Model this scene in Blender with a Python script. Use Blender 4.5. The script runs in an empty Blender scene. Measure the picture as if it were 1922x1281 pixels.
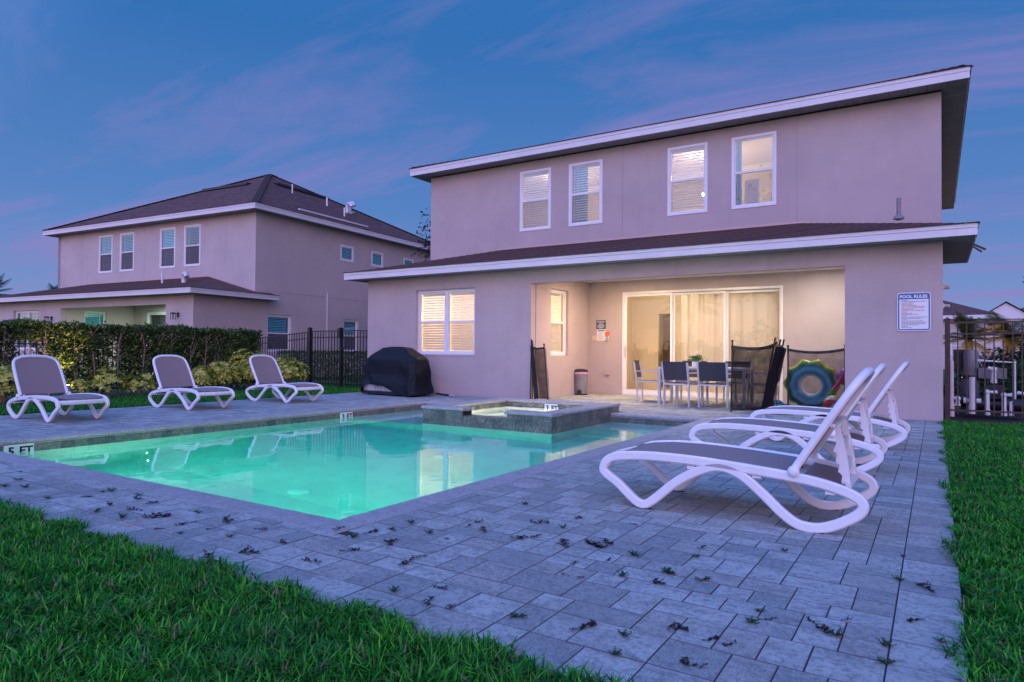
import bpy, math, random
import numpy as np
from mathutils import Vector, Matrix
random.seed(7); rng = np.random.default_rng(11)
S = bpy.context.scene; COL = S.collection; D = bpy.data
PI = math.pi

# ---------------------------------------------------------------- camera
def cam_axes(yaw, pitch, roll):
    cy, sy = math.cos(yaw), math.sin(yaw)
    right = Vector((cy, sy, 0)); fwd = Vector((-sy, cy, 0)); up = Vector((0, 0, 1))
    f2 = fwd*math.cos(pitch) + up*math.sin(pitch); u2 = up*math.cos(pitch) - fwd*math.sin(pitch)
    return right*math.cos(roll) + u2*math.sin(roll), u2*math.cos(roll) - right*math.sin(roll), f2
r_, u_, f_ = cam_axes(.56704, .01545, .00774)
cd = D.cameras.new('camera'); cam = D.objects.new('camera', cd); COL.objects.link(cam)
m = Matrix((r_, u_, -f_)).transposed().to_4x4(); m.translation = (0, 0, 1.025); cam.matrix_world = m
cd.sensor_width = 36; cd.lens = 36*1250.3/1922; cd.clip_start = .05; cd.clip_end = 3000
S.camera = cam

# ---------------------------------------------------------------- sky: dusk, afterglow behind the camera
S.view_settings.view_transform = 'Standard'; S.view_settings.look = 'None'
S.view_settings.exposure = 0.08; S.view_settings.gamma = 1.0; S.view_settings.use_curve_mapping = False
W = D.worlds.new('World'); S.world = W; W.use_nodes = True
nt = W.node_tree; nt.nodes.clear()
class NT:
    def __init__(s, t): s.t = t
    def n(s, kind, **kw):
        nd = s.t.nodes.new(kind)
        for k, v in kw.items():
            if k.startswith('i_'): nd.inputs[k[2:].replace('_', ' ')].default_value = v
            else: setattr(nd, k, v)
        return nd
    def l(s, a, b): s.t.links.new(a, b)
    def math(s, op, a, b=None, clamp=False):
        nd = s.t.nodes.new('ShaderNodeMath'); nd.operation = op; nd.use_clamp = clamp
        for i, v in enumerate((a, b)):
            if v is None: continue
            if isinstance(v, (int, float)): nd.inputs[i].default_value = v
            else: s.l(v, nd.inputs[i])
        return nd.outputs[0]
    def mix(s, f, a, b, kind='MIX'):
        nd = s.t.nodes.new('ShaderNodeMix'); nd.data_type = 'RGBA'; nd.blend_type = kind
        for i, v in ((0, f), (6, a), (7, b)):
            if isinstance(v, (int, float)): nd.inputs[i].default_value = v
            elif isinstance(v, tuple): nd.inputs[i].default_value = (*v[:3], 1)
            else: s.l(v, nd.inputs[i])
        return nd.outputs[2]
    def ramp(s, fac, stops):
        nd = s.t.nodes.new('ShaderNodeValToRGB'); cr = nd.color_ramp
        while len(cr.elements) > 1: cr.elements.remove(cr.elements[-1])
        cr.elements[0].position = stops[0][0]; cr.elements[0].color = (*stops[0][1], 1)
        for p, c in stops[1:]:
            e = cr.elements.new(p); e.color = (*c, 1)
        s.l(fac, nd.inputs[0]); return nd.outputs[0]
w = NT(nt)
tc = w.n('ShaderNodeTexCoord'); nrm = w.n('ShaderNodeVectorMath', operation='NORMALIZE'); w.l(tc.outputs['Generated'], nrm.inputs[0])
sep = w.n('ShaderNodeSeparateXYZ'); w.l(nrm.outputs[0], sep.inputs[0])
dot = w.n('ShaderNodeVectorMath', operation='DOT_PRODUCT'); w.l(nrm.outputs[0], dot.inputs[0]); dot.inputs[1].default_value = (-.12, -.85, .51)
z = w.math('MAXIMUM', sep.outputs[2], 0.0)
east = w.ramp(z, [(0, (.27, .30, .57)), (.07, (.18, .27, .56)), (.20, (.090, .215, .52)), (.42, (.034, .155, .44)), (1, (.03, .16, .50))])
west = w.ramp(z, [(0, (3.0, 1.6, .85)), (.045, (2.2, 1.45, 1.15)), (.12, (1.25, 1.2, 1.9)), (.25, (.78, 1.02, 2.3)), (.6, (.40, .88, 2.7)), (1, (.24, .86, 2.8))])
t = w.math('POWER', w.math('DIVIDE', w.math('ADD', dot.outputs['Value'], .05), 1.05, True), 1.3)
sky = w.mix(t, east, west)
# thin streaky clouds, projected on a flat layer
zz = w.math('ADD', z, .12)
px = w.math('DIVIDE', sep.outputs[0], zz); pyy = w.math('DIVIDE', sep.outputs[1], zz)
cmb = w.n('ShaderNodeCombineXYZ'); w.l(px, cmb.inputs[0]); w.l(pyy, cmb.inputs[1])
mp = w.n('ShaderNodeMapping'); mp.inputs['Rotation'].default_value = (0, 0, math.radians(-52)); mp.inputs['Scale'].default_value = (.34, 1.25, 1)
w.l(cmb.outputs[0], mp.inputs[0])
nz = w.n('ShaderNodeTexNoise', i_Scale=1.5, i_Detail=9.0, i_Roughness=.62, i_Distortion=.9); w.l(mp.outputs[0], nz.inputs['Vector'])
nz2 = w.n('ShaderNodeTexNoise', i_Scale=.45, i_Detail=3.0); w.l(mp.outputs[0], nz2.inputs['Vector'])
cl = w.math('MULTIPLY', w.ramp(nz.outputs[0], [(.47, (0, 0, 0)), (.70, (1, 1, 1))]), w.ramp(nz2.outputs[0], [(.36, (.25, .25, .25)), (.60, (1, 1, 1))]))
cc = w.mix(w.math('MULTIPLY', t, 1.0, True), (.27, .215, .52), (2.4, 1.6, 1.8))
sky2 = w.mix(w.math('MULTIPLY', cl, .88), sky, cc)
bg = w.n('ShaderNodeBackground'); w.l(sky2, bg.inputs[0]); bg.inputs[1].default_value = 1.0
wo = w.n('ShaderNodeOutputWorld'); w.l(bg.outputs[0], wo.inputs[0])

# pink fill: soft, weak lamp, added right of the sunset glow to warm walls
sd = D.lights.new('sun', 'SUN'); sd.energy = 1.1; sd.angle = math.radians(50); sd.color = (1, .52, .66)
so = D.objects.new('sun', sd); COL.objects.link(so)
so.rotation_euler = Vector((-.62, .74, -.28)).to_track_quat('-Z', 'Y').to_euler(); so['kind'] = 'structure'

# ---------------------------------------------------------------- materials
def new_mat(name):
    mt = D.materials.new(name); mt.use_nodes = True; t_ = NT(mt.node_tree)
    return mt, t_, mt.node_tree.nodes['Principled BSDF']
def mat(name, base, rough=.6, metal=0, dark=None, scale=2.0, amt=1.0, bump=None, spec=.5, world=True, stretch=None, detail=5.0, coat=0, sheen=0):
    mt, t_, p = new_mat(name)
    p.inputs['Base Color'].default_value = (*base, 1); p.inputs['Roughness'].default_value = rough
    p.inputs['Metallic'].default_value = metal; p.inputs['Specular IOR Level'].default_value = spec
    if coat: p.inputs['Coat Weight'].default_value = coat
    if dark or bump:
        g = t_.n('ShaderNodeNewGeometry') if world else t_.n('ShaderNodeTexCoord')
        v = g.outputs['Position'] if world else g.outputs['Object']
        if stretch:
            mp_ = t_.n('ShaderNodeMapping'); mp_.inputs['Scale'].default_value = stretch; t_.l(v, mp_.inputs[0]); v = mp_.outputs[0]
    if dark:
        n1 = t_.n('ShaderNodeTexNoise', i_Scale=scale, i_Detail=detail, i_Roughness=.6); t_.l(v, n1.inputs['Vector'])
        f = t_.ramp(n1.outputs[0], [(.32, (0, 0, 0)), (.68, (1, 1, 1))])
        t_.l(t_.mix(t_.math('MULTIPLY', f, amt), base, dark), p.inputs['Base Color'])
    if bump:
        n2 = t_.n('ShaderNodeTexNoise', i_Scale=bump[0], i_Detail=4.0, i_Roughness=.6); t_.l(v, n2.inputs['Vector'])
        b = t_.n('ShaderNodeBump', i_Strength=bump[1], i_Distance=bump[2]); t_.l(n2.outputs[0], b.inputs['Height']); t_.l(b.outputs[0], p.inputs['Normal'])
    return mt
def emit(name, c, s):
    mt, t_, p = new_mat(name); p.inputs['Base Color'].default_value = (*c, 1)
    p.inputs['Emission Color'].default_value = (*c, 1); p.inputs['Emission Strength'].default_value = s; return mt
M = {}
# stucco: mottled, fine-grained, faint run-off streaks
def stucco(name, a, b):
    mt, t_, p = new_mat(name); g = t_.n('ShaderNodeNewGeometry')
    n1 = t_.n('ShaderNodeTexNoise', i_Scale=.9, i_Detail=6.0, i_Roughness=.62); t_.l(g.outputs['Position'], n1.inputs['Vector'])
    mp_ = t_.n('ShaderNodeMapping'); mp_.inputs['Scale'].default_value = (3.2, 3.2, .22); t_.l(g.outputs['Position'], mp_.inputs[0])
    n2 = t_.n('ShaderNodeTexNoise', i_Scale=1.6, i_Detail=5.0, i_Roughness=.7); t_.l(mp_.outputs[0], n2.inputs['Vector'])
    c = t_.mix(t_.ramp(n1.outputs[0], [(.3, (0, 0, 0)), (.7, (1, 1, 1))]), a, b)
    c = t_.mix(t_.math('MULTIPLY', t_.ramp(n2.outputs[0], [(.52, (0, 0, 0)), (.8, (1, 1, 1))]), .22), c, tuple(x*.74 for x in b))
    n3 = t_.n('ShaderNodeTexNoise', i_Scale=85.0, i_Detail=4.0, i_Roughness=.7); t_.l(g.outputs['Position'], n3.inputs['Vector'])
    c = t_.mix(t_.math('MULTIPLY', n3.outputs[0], .22), c, tuple(x*.6 for x in a))
    t_.l(c, p.inputs['Base Color']); p.inputs['Roughness'].default_value = .9; p.inputs['Specular IOR Level'].default_value = .2
    b_ = t_.n('ShaderNodeBump', i_Strength=.8, i_Distance=.008); t_.l(n3.outputs[0], b_.inputs['Height']); t_.l(b_.outputs[0], p.inputs['Normal'])
    return mt
M['stucco'] = stucco('stucco', (.51, .42, .405), (.43, .355, .345))
M['stucco_n'] = stucco('neighbour_stucco', (.55, .47, .45), (.46, .40, .385))
M['trim'] = mat('white_trim', (.66, .64, .66), .45, dark=(.55, .53, .55), scale=1.2, amt=.6)
M['vinyl'] = mat('white_vinyl', (.74, .73, .74), .35, dark=(.66, .65, .66), scale=4, amt=.5)
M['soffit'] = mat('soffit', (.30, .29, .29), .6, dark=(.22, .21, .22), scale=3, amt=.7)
def shingles():
    mt, t_, p = new_mat('shingles'); uv = t_.n('ShaderNodeUVMap', uv_map='UVMap')
    br = t_.n('ShaderNodeTexBrick', i_Scale=1.0, i_Brick_Width=.31, i_Row_Height=.142, i_Mortar_Size=.006, i_Bias=0.0, i_Mortar_Smooth=.2)
    br.inputs['Color1'].default_value = (.20, .105, .095, 1); br.inputs['Color2'].default_value = (.050, .028, .030, 1); br.inputs['Mortar'].default_value = (.014, .012, .014, 1)
    t_.l(uv.outputs[0], br.inputs['Vector'])
    n1 = t_.n('ShaderNodeTexNoise', i_Scale=4.5, i_Detail=6.0, i_Roughness=.8); t_.l(uv.outputs[0], n1.inputs['Vector'])
    n2 = t_.n('ShaderNodeTexNoise', i_Scale=70.0, i_Detail=2.0); t_.l(uv.outputs[0], n2.inputs['Vector'])
    c = t_.mix(t_.ramp(n1.outputs[0], [(.4, (0, 0, 0)), (.62, (1, 1, 1))]), br.outputs[0], (.19, .105, .09))
    c = t_.mix(t_.math('MULTIPLY', n2.outputs[0], .5), c, (.03, .024, .028)); t_.l(c, p.inputs['Base Color'])
    p.inputs['Roughness'].default_value = .95; p.inputs['Specular IOR Level'].default_value = .15
    b_ = t_.n('ShaderNodeBump', i_Strength=.7, i_Distance=.012); t_.l(br.outputs['Fac'], b_.inputs['Height']); b_.invert = True; t_.l(b_.outputs[0], p.inputs['Normal'])
    return mt
M['shingle'] = shingles()
def glass(name, tint=(1, 1, 1), ior=1.62, rough=.01):
    mt = D.materials.new(name); mt.use_nodes = True; t_ = NT(mt.node_tree); mt.node_tree.nodes.clear()
    f0 = ((ior-1)/(ior+1))**2; g0 = t_.n('ShaderNodeNewGeometry'); dp = t_.n('ShaderNodeVectorMath', operation='DOT_PRODUCT'); t_.l(g0.outputs['Incoming'], dp.inputs[0]); t_.l(g0.outputs['Normal'], dp.inputs[1])
    sch = t_.math('ADD', t_.math('MULTIPLY', t_.math('POWER', t_.math('SUBTRACT', 1.0, t_.math('ABSOLUTE', dp.outputs['Value'])), 5.0), 1-f0), f0); tr = t_.n('ShaderNodeBsdfTransparent'); tr.inputs[0].default_value = (*tint, 1)
    gl = t_.n('ShaderNodeBsdfGlossy', i_Roughness=rough); mx = t_.n('ShaderNodeMixShader'); o = t_.n('ShaderNodeOutputMaterial')
    g = t_.n('ShaderNodeNewGeometry'); n1 = t_.n('ShaderNodeTexNoise', i_Scale=2.3, i_Detail=1.0); t_.l(g.outputs['Position'], n1.inputs['Vector'])
    b_ = t_.n('ShaderNodeBump', i_Strength=.15, i_Distance=.006); t_.l(n1.outputs[0], b_.inputs['Height']); t_.l(b_.outputs[0], gl.inputs['Normal'])
    t_.l(sch, mx.inputs[0]); t_.l(tr.outputs[0], mx.inputs[1]); t_.l(gl.outputs[0], mx.inputs[2]); t_.l(mx.outputs[0], o.inputs[0])
    return mt
M['glass_up'] = glass('upstairs_glass', ior=2.0); M['glass'] = glass('window_glass', ior=1.62); M['glass_door'] = glass('door_glass', ior=1.55); M['glass_dark'] = glass('neighbour_window_glass', (.72, .90, .92), 2.0)
def translucent(name, c, tr=.5):
    mt = D.materials.new(name); mt.use_nodes = True; t_ = NT(mt.node_tree); mt.node_tree.nodes.clear()
    a = t_.n('ShaderNodeBsdfDiffuse'); b = t_.n('ShaderNodeBsdfTranslucent'); a.inputs[0].default_value = (*c, 1); b.inputs[0].default_value = (*c, 1)
    mx = t_.n('ShaderNodeMixShader'); mx.inputs[0].default_value = tr; o = t_.n('ShaderNodeOutputMaterial')
    t_.l(a.outputs[0], mx.inputs[1]); t_.l(b.outputs[0], mx.inputs[2]); t_.l(mx.outputs[0], o.inputs[0]); return mt
M['blind'] = translucent('blind_slats', (.80, .76, .71), .16)
M['curtain'] = translucent('curtain', (.80, .74, .62), .5)
M['room'] = mat('interior_paint', (.74, .65, .50), .8, dark=(.70, .61, .46), scale=1, amt=.5)
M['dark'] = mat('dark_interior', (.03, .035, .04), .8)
M['white'] = mat('lounger_plastic', (.80, .81, .82), .35, dark=(.68, .69, .71), scale=7, amt=.5, world=False)
M['sling'] = mat('sling_fabric', (.27, .205, .21), .85, dark=(.21, .16, .165), scale=260, amt=.8, world=False, bump=(300, .4, .001))
M['grass'] = None
M['black_metal'] = mat('black_metal', (.012, .012, .014), .4)
M['brown_metal'] = mat('bronze_metal', (.055, .032, .024), .45, dark=(.03, .018, .015), scale=8)
M['alu'] = mat('brushed_aluminium', (.60, .58, .60), .4, .35)
M['weave'] = mat('dark_textilene', (.055, .055, .065), .8, dark=(.035, .035, .045), scale=300, world=False, bump=(300, .4, .001))
M['cover'] = mat('grill_cover', (.006, .008, .013), .6, dark=(.004, .005, .008), scale=5, bump=(7, .5, .03), spec=.25)
M['soil'] = mat('soil', (.045, .032, .022), .95, dark=(.02, .015, .012), scale=12, bump=(30, .8, .02))
M['black'] = mat('black_plastic', (.018, .018, .02), .45)
M['pvc'] = mat('white_pvc', (.72, .70, .70), .4, dark=(.6, .58, .57), scale=9, amt=.6)
M['grey_plastic'] = mat('grey_plastic', (.22, .21, .23), .4, dark=(.17, .16, .18), scale=6)
M['bark'] = mat('bark', (.16, .12, .09), .9, dark=(.08, .06, .045), scale=14, bump=(25, .8, .02))
# pavers
def paver_mat(name, a, b, c, lum=1.0):
    mt, t_, p = new_mat(name); g = t_.n('ShaderNodeNewGeometry'); oi = t_.n('ShaderNodeObjectInfo')
    r = t_.math('FRACT', t_.math('ADD', g.outputs['Random Per Island'], t_.math('MULTIPLY', oi.outputs['Random'], 7.13)))
    wn = t_.n('ShaderNodeTexWhiteNoise', noise_dimensions='1D'); t_.l(r, wn.inputs['W'])
    off = t_.n('ShaderNodeVectorMath', operation='SCALE'); t_.l(wn.outputs['Color'], off.inputs[0]); off.inputs['Scale'].default_value = 60
    ad = t_.n('ShaderNodeVectorMath', operation='ADD'); t_.l(g.outputs['Position'], ad.inputs[0]); t_.l(off.outputs[0], ad.inputs[1])
    mp_ = t_.n('ShaderNodeMapping'); mp_.inputs['Scale'].default_value = (3.2, 8.0, 2); t_.l(ad.outputs[0], mp_.inputs[0])
    n1 = t_.n('ShaderNodeTexNoise', i_Scale=1.3, i_Detail=9.0, i_Roughness=.72, i_Distortion=.25); t_.l(mp_.outputs[0], n1.inputs['Vector'])
    base = t_.ramp(wn.outputs['Value'], [(0, a), (.45, a), (.62, b), (.80, b), (.90, c), (1, c)])
    col = t_.mix(t_.math('MULTIPLY', t_.ramp(n1.outputs[0], [(.44, (0, 0, 0)), (.66, (1, 1, 1))]), .78), base, tuple(x*.52 for x in b))
    n2 = t_.n('ShaderNodeTexNoise', i_Scale=150.0, i_Detail=3.0, i_Roughness=.8); t_.l(g.outputs['Position'], n2.inputs['Vector'])
    col = t_.mix(t_.math('MULTIPLY', t_.ramp(n2.outputs[0], [(.42, (0, 0, 0)), (.62, (1, 1, 1))]), .55), col, tuple(min(1, x*1.45) for x in a))
    n5 = t_.n('ShaderNodeTexNoise', i_Scale=38.0, i_Detail=6.0, i_Roughness=.75); t_.l(ad.outputs[0], n5.inputs['Vector'])
    col = t_.mix(t_.math('MULTIPLY', t_.ramp(n5.outputs[0], [(.47, (0, 0, 0)), (.62, (1, 1, 1))]), .62), col, tuple(x*.52 for x in b))
    n3 = t_.n('ShaderNodeTexNoise', i_Scale=.55, i_Detail=4.0); t_.l(g.outputs['Position'], n3.inputs['Vector'])
    col = t_.mix(t_.math('MULTIPLY', t_.ramp(n3.outputs[0], [(.4, (0, 0, 0)), (.7, (1, 1, 1))]), .35), col, tuple(x*.6 for x in a))
    n4 = t_.n('ShaderNodeTexNoise', i_Scale=2.1, i_Detail=2.0); t_.l(g.outputs['Position'], n4.inputs['Vector'])
    col = t_.mix(t_.math('MULTIPLY', t_.ramp(n4.outputs[0], [(.71, (0, 0, 0)), (.78, (1, 1, 1))]), .4), col, (.36, .16, .08))
    t_.l(col, p.inputs['Base Color']); p.inputs['Roughness'].default_value = .82; p.inputs['Specular IOR Level'].default_value = .35
    b_ = t_.n('ShaderNodeBump', i_Strength=.45, i_Distance=.003); t_.l(n2.outputs[0], b_.inputs['Height']); t_.l(b_.outputs[0], p.inputs['Normal'])
    return mt
M['paver'] = paver_mat('paver', (.385, .405, .385), (.195, .215, .215), (.32, .30, .28))
M['coping'] = paver_mat('coping', (.37, .36, .36), (.34, .335, .34), (.36, .34, .33))
M['paver_edge'] = mat('paver_edge', (.12, .125, .13), .9)
M['joint'] = mat('joint_sand', (.035, .03, .028), .95)
def tile_mat():
    mt, t_, p = new_mat('slate_tile'); g = t_.n('ShaderNodeNewGeometry'); oi = t_.n('ShaderNodeObjectInfo')
    n1 = t_.n('ShaderNodeTexNoise', i_Scale=26.0, i_Detail=6.0, i_Roughness=.75); t_.l(g.outputs['Position'], n1.inputs['Vector'])
    c = t_.ramp(n1.outputs[0], [(.3, (.045, .05, .05)), (.5, (.12, .125, .12)), (.72, (.26, .25, .235))])
    r = t_.ramp(oi.outputs['Random'], [(0, (.6, .65, .65)), (.5, (1, 1, 1)), (1, (1.25, 1.1, 1.05))])
    t_.l(t_.mix(1.0, c, r, 'MULTIPLY'), p.inputs['Base Color']); p.inputs['Roughness'].default_value = .35
    return mt
M['tile'] = tile_mat()
M['grout'] = mat('grout', (.22, .22, .21), .8)
M['plaster'] = mat('pool_plaster', (.74, .78, .74), .8, dark=(.58, .64, .60), scale=2.2)

# ---------------------------------------------------------------- mesh helpers
class MB:
    def __init__(s): s.v = []; s.f = []; s.uv = {}; s.mi = []
    def add(s, vs, fs, mi=0):
        o = len(s.v); s.v += [tuple(v) for v in vs]
        for f in fs: s.f.append([o+i for i in f]); s.mi.append(mi)
        return s
    def box(s, x0, x1, y0, y1, z0, z1, mi=0):
        return s.add([(x0, y0, z0), (x1, y0, z0), (x1, y1, z0), (x0, y1, z0), (x0, y0, z1), (x1, y0, z1), (x1, y1, z1), (x0, y1, z1)],
                     [(3, 2, 1, 0), (4, 5, 6, 7), (0, 1, 5, 4), (1, 2, 6, 5), (2, 3, 7, 6), (3, 0, 4, 7)], mi)
    def bar(s, a, b, w, h, up=(0, 0, 1), mi=0):
        a = Vector(a); b = Vector(b); d = (b-a).normalized(); sd = d.cross(Vector(up))
        if sd.length < 1e-4: sd = d.cross(Vector((1, 0, 0)))
        sd.normalize(); u = sd.cross(d); vs = []
        for c in (a, b):
            for i, j in ((-1, -1), (1, -1), (1, 1), (-1, 1)): vs.append(c + sd*(w/2*i) + u*(h/2*j))
        return s.add(vs, [(0, 1, 2, 3), (7, 6, 5, 4), (4, 5, 1, 0), (5, 6, 2, 1), (6, 7, 3, 2), (7, 4, 0, 3)], mi)
    def tube(s, pts, r, n=8, closed=False, cap=True, mi=0):
        pts = [Vector(p) for p in pts]; N = len(pts); rr = r if hasattr(r, '__len__') else [r]*N
        prev = None; rings = []
        for i, p in enumerate(pts):
            if closed: d = pts[(i+1) % N] - pts[i-1]
            else: d = pts[min(i+1, N-1)] - pts[max(i-1, 0)]
            d.normalize()
            if prev is None: a = d.orthogonal().normalized()
            else:
                a = prev - d*prev.dot(d)
                a = a.normalized() if a.length > 1e-5 else d.orthogonal().normalized()
            prev = a; b = d.cross(a); rings.append([p + (a*math.cos(2*PI*k/n) + b*math.sin(2*PI*k/n))*rr[i] for k in range(n)])
        return s.loft(rings, closed, cap, mi)
    def loft(s, rings, closed=False, cap=True, mi=0):
        n = len(rings[0]); N = len(rings); vs = [v for r in rings for v in r]; fs = []
        for i in range(N if closed else N-1):
            j = (i+1) % N
            for k in range(n): fs.append((i*n+k, i*n+(k+1) % n, j*n+(k+1) % n, j*n+k))
        if cap and not closed: fs.append(tuple(range(n-1, -1, -1))); fs.append(tuple((N-1)*n+k for k in range(n)))
        return s.add(vs, fs, mi)
    def lathe(s, prof, n=24, c=(0, 0, 0), mi=0):
        rings = [[(c[0]+r*math.cos(2*PI*k/n), c[1]+r*math.sin(2*PI*k/n), c[2]+z) for k in range(n)] for r, z in prof]
        return s.loft(rings, mi=mi)
    def sphere(s, c, r, n=12, sc=(1, 1, 1), mi=0):
        rings = []
        for i in range(n//2+1):
            a = -PI/2 + PI*i/(n//2); q = max(math.cos(a), .001)
            rings.append([(c[0]+r*sc[0]*q*math.cos(2*PI*k/n), c[1]+r*sc[1]*q*math.sin(2*PI*k/n), c[2]+r*sc[2]*math.sin(a)) for k in range(n)])
        return s.loft(rings, mi=mi)
    def prism(s, poly, a, b, axis='y', mi=0):   # poly of (u,w) extruded along axis
        n = len(poly)
        def P(u, w_, d): return (u, d, w_) if axis == 'y' else ((d, u, w_) if axis == 'x' else (u, w_, d))
        vs = [P(u, w_, a) for u, w_ in poly] + [P(u, w_, b) for u, w_ in poly]
        fs = [tuple(range(n)), tuple(range(2*n-1, n-1, -1))] + [(i, i+n, (i+1) % n+n, (i+1) % n) for i in range(n)]
        return s.add(vs, fs, mi)
    def mesh(s, name, m_, smooth=False, fix=True):
        me = D.meshes.new(name); me.from_pydata([tuple(v) for v in s.v], [], s.f)
        for q in (m_ if isinstance(m_, (list, tuple)) else [m_]): me.materials.append(q)
        if any(s.mi): me.polygons.foreach_set('material_index', s.mi)
        me.update()
        if fix:
            import bmesh
            bm = bmesh.new(); bm.from_mesh(me); bmesh.ops.recalc_face_normals(bm, faces=bm.faces); bm.to_mesh(me); bm.free()
        if smooth:
            me.polygons.foreach_set('use_smooth', [True]*len(me.polygons))
            if smooth != 'all': me.set_sharp_from_angle(angle=math.radians(40))
        return me
    def build(s, name, m_, parent=None, smooth=False, fix=True, loc=None, rz=0):
        o = D.objects.new(name, s.mesh(name, m_, smooth, fix)); COL.objects.link(o)
        if parent: o.parent = parent
        if loc: o.location = loc
        if rz: o.rotation_euler = (0, 0, rz)
        return o
def link(name, me, parent=None, loc=(0, 0, 0), rot=(0, 0, 0), scale=None):
    o = D.objects.new(name, me); COL.objects.link(o); o.location = loc; o.rotation_euler = rot
    if parent: o.parent = parent
    if scale: o.scale = scale
    return o
def tag(o, label=None, cat=None, group=None, kind=None):
    if label: o['label'] = label
    if cat: o['category'] = cat
    if group: o['group'] = group
    if kind: o['kind'] = kind
    return o
def thing(name, label, cat, loc=(0, 0, 0), rz=0, group=None):
    o = D.objects.new(name, None); o.empty_display_size = .1; COL.objects.link(o); o.location = loc; o.rotation_euler = (0, 0, rz)
    return tag(o, label, cat, group)
def copy_tree(o, loc, rz, label):
    c = o.copy(); COL.objects.link(c); c.location = loc; c.rotation_euler = (0, 0, rz); c['label'] = label
    for ch in list(o.children):
        d = ch.copy(); COL.objects.link(d); d.parent = c
        for g in list(ch.children):
            e = g.copy(); COL.objects.link(e); e.parent = d
    return c
def np_mesh(name, verts, faces_flat, sizes, m_, tint=None):
    me = D.meshes.new(name); nv = len(verts); nf = len(sizes)
    me.vertices.add(nv); me.vertices.foreach_set('co', verts.astype(np.float32).ravel())
    me.loops.add(len(faces_flat)); me.loops.foreach_set('vertex_index', faces_flat.astype(np.int32))
    me.polygons.add(nf); st = np.concatenate([[0], np.cumsum(sizes)[:-1]]).astype(np.int32)
    me.polygons.foreach_set('loop_start', st)
    try: me.polygons.foreach_set('loop_total', sizes.astype(np.int32))
    except Exception: pass
    me.materials.append(m_)
    if tint is not None:
        a = me.attributes.new('tint', 'FLOAT', 'POINT'); a.data.foreach_set('value', tint.astype(np.float32))
    me.update(calc_edges=True); me.validate(); return me
def catmull(pts, n=6, closed=True):
    pts = [Vector(p) for p in pts]; N = len(pts); out = []
    for i in range(N if closed else N-1):
        if closed: p0, p1, p2, p3 = pts[i-1], pts[i], pts[(i+1) % N], pts[(i+2) % N]
        else: p0, p1, p2, p3 = pts[max(i-1, 0)], pts[i], pts[i+1], pts[min(i+2, N-1)]
        for k in range(n):
            u = k/n; out.append(.5*((2*p1) + (p2-p0)*u + (2*p0-5*p1+4*p2-p3)*u*u + (3*p1-p0-3*p2+p3)*u**3))
    if not closed: out.append(pts[-1])
    return out
def text_mesh(txt, size, m_, ext=.001, bold=0.0, align='CENTER'):
    cu = D.curves.new('lettering', 'FONT'); cu.body = txt; cu.size = size; cu.extrude = ext; cu.offset = bold; cu.align_x = align; cu.align_y = 'CENTER'; cu.resolution_u = 3
    o = D.objects.new('tmp', cu); COL.objects.link(o); bpy.context.view_layer.update()
    me = D.meshes.new_from_object(o.evaluated_get(bpy.context.evaluated_depsgraph_get())); D.objects.remove(o)
    me.materials.clear(); me.materials.append(m_); me.name = 'lettering'; return me
# ---------------------------------------------------------------- ground
DX0, DX1, DY0 = -11.86, .09, 1.88          # deck edges
PX0, PX1, PY0, PY1 = -8.62, -3.05, 2.85, 10.33   # pool water edges
WZ = -.14
def lawn_ground_mat():
    mt, t_, p = new_mat('lawn_ground'); g = t_.n('ShaderNodeNewGeometry')
    n1 = t_.n('ShaderNodeTexNoise', i_Scale=40.0, i_Detail=5.0, i_Roughness=.7); t_.l(g.outputs['Position'], n1.inputs['Vector'])
    n2 = t_.n('ShaderNodeTexNoise', i_Scale=1.2, i_Detail=3.0); t_.l(g.outputs['Position'], n2.inputs['Vector'])
    c = t_.ramp(n1.outputs[0], [(.3, (.012, .03, .006)), (.7, (.05, .15, .02))])
    t_.l(t_.mix(t_.math('MULTIPLY', n2.outputs[0], .5), c, (.03, .09, .02)), p.inputs['Base Color']); p.inputs['Roughness'].default_value = .9
    b_ = t_.n('ShaderNodeBump', i_Strength=.8, i_Distance=.03); t_.l(n1.outputs[0], b_.inputs['Height']); t_.l(b_.outputs[0], p.inputs['Normal'])
    return mt
M['lawn'] = lawn_ground_mat()
mb = MB(); G = -.035; B = 900
for (x0, x1, y0, y1) in ((-B, DX0, -B, B), (DX1, B, -B, B), (DX0, DX1, -B, DY0), (DX0, DX1, 12.2, B)):
    mb.add([(x0, y0, G), (x1, y0, G), (x1, y1, G), (x0, y1, G)], [(0, 1, 2, 3)])
lawn = mb.build('ground', M['lawn'], fix=False); tag(lawn, kind='structure')
# planting bed soil under the hedge
mb = MB(); mb.add([(-16.2, 1, -.03), (-14.15, 1, -.03), (-14.9, 12.2, -.03), (-16.4, 12.2, -.03)], [(0, 1, 2, 3)])
tag(mb.build('planting_bed', M['soil'], fix=False), kind='structure')
mb = MB(); mb.add([(.12, 12.35, -.03), (3.2, 12.35, -.03), (3.2, 16, -.03), (.12, 16, -.03)], [(0, 1, 2, 3)])
tag(mb.build('bare_soil', M['soil'], fix=False), kind='structure')

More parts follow.
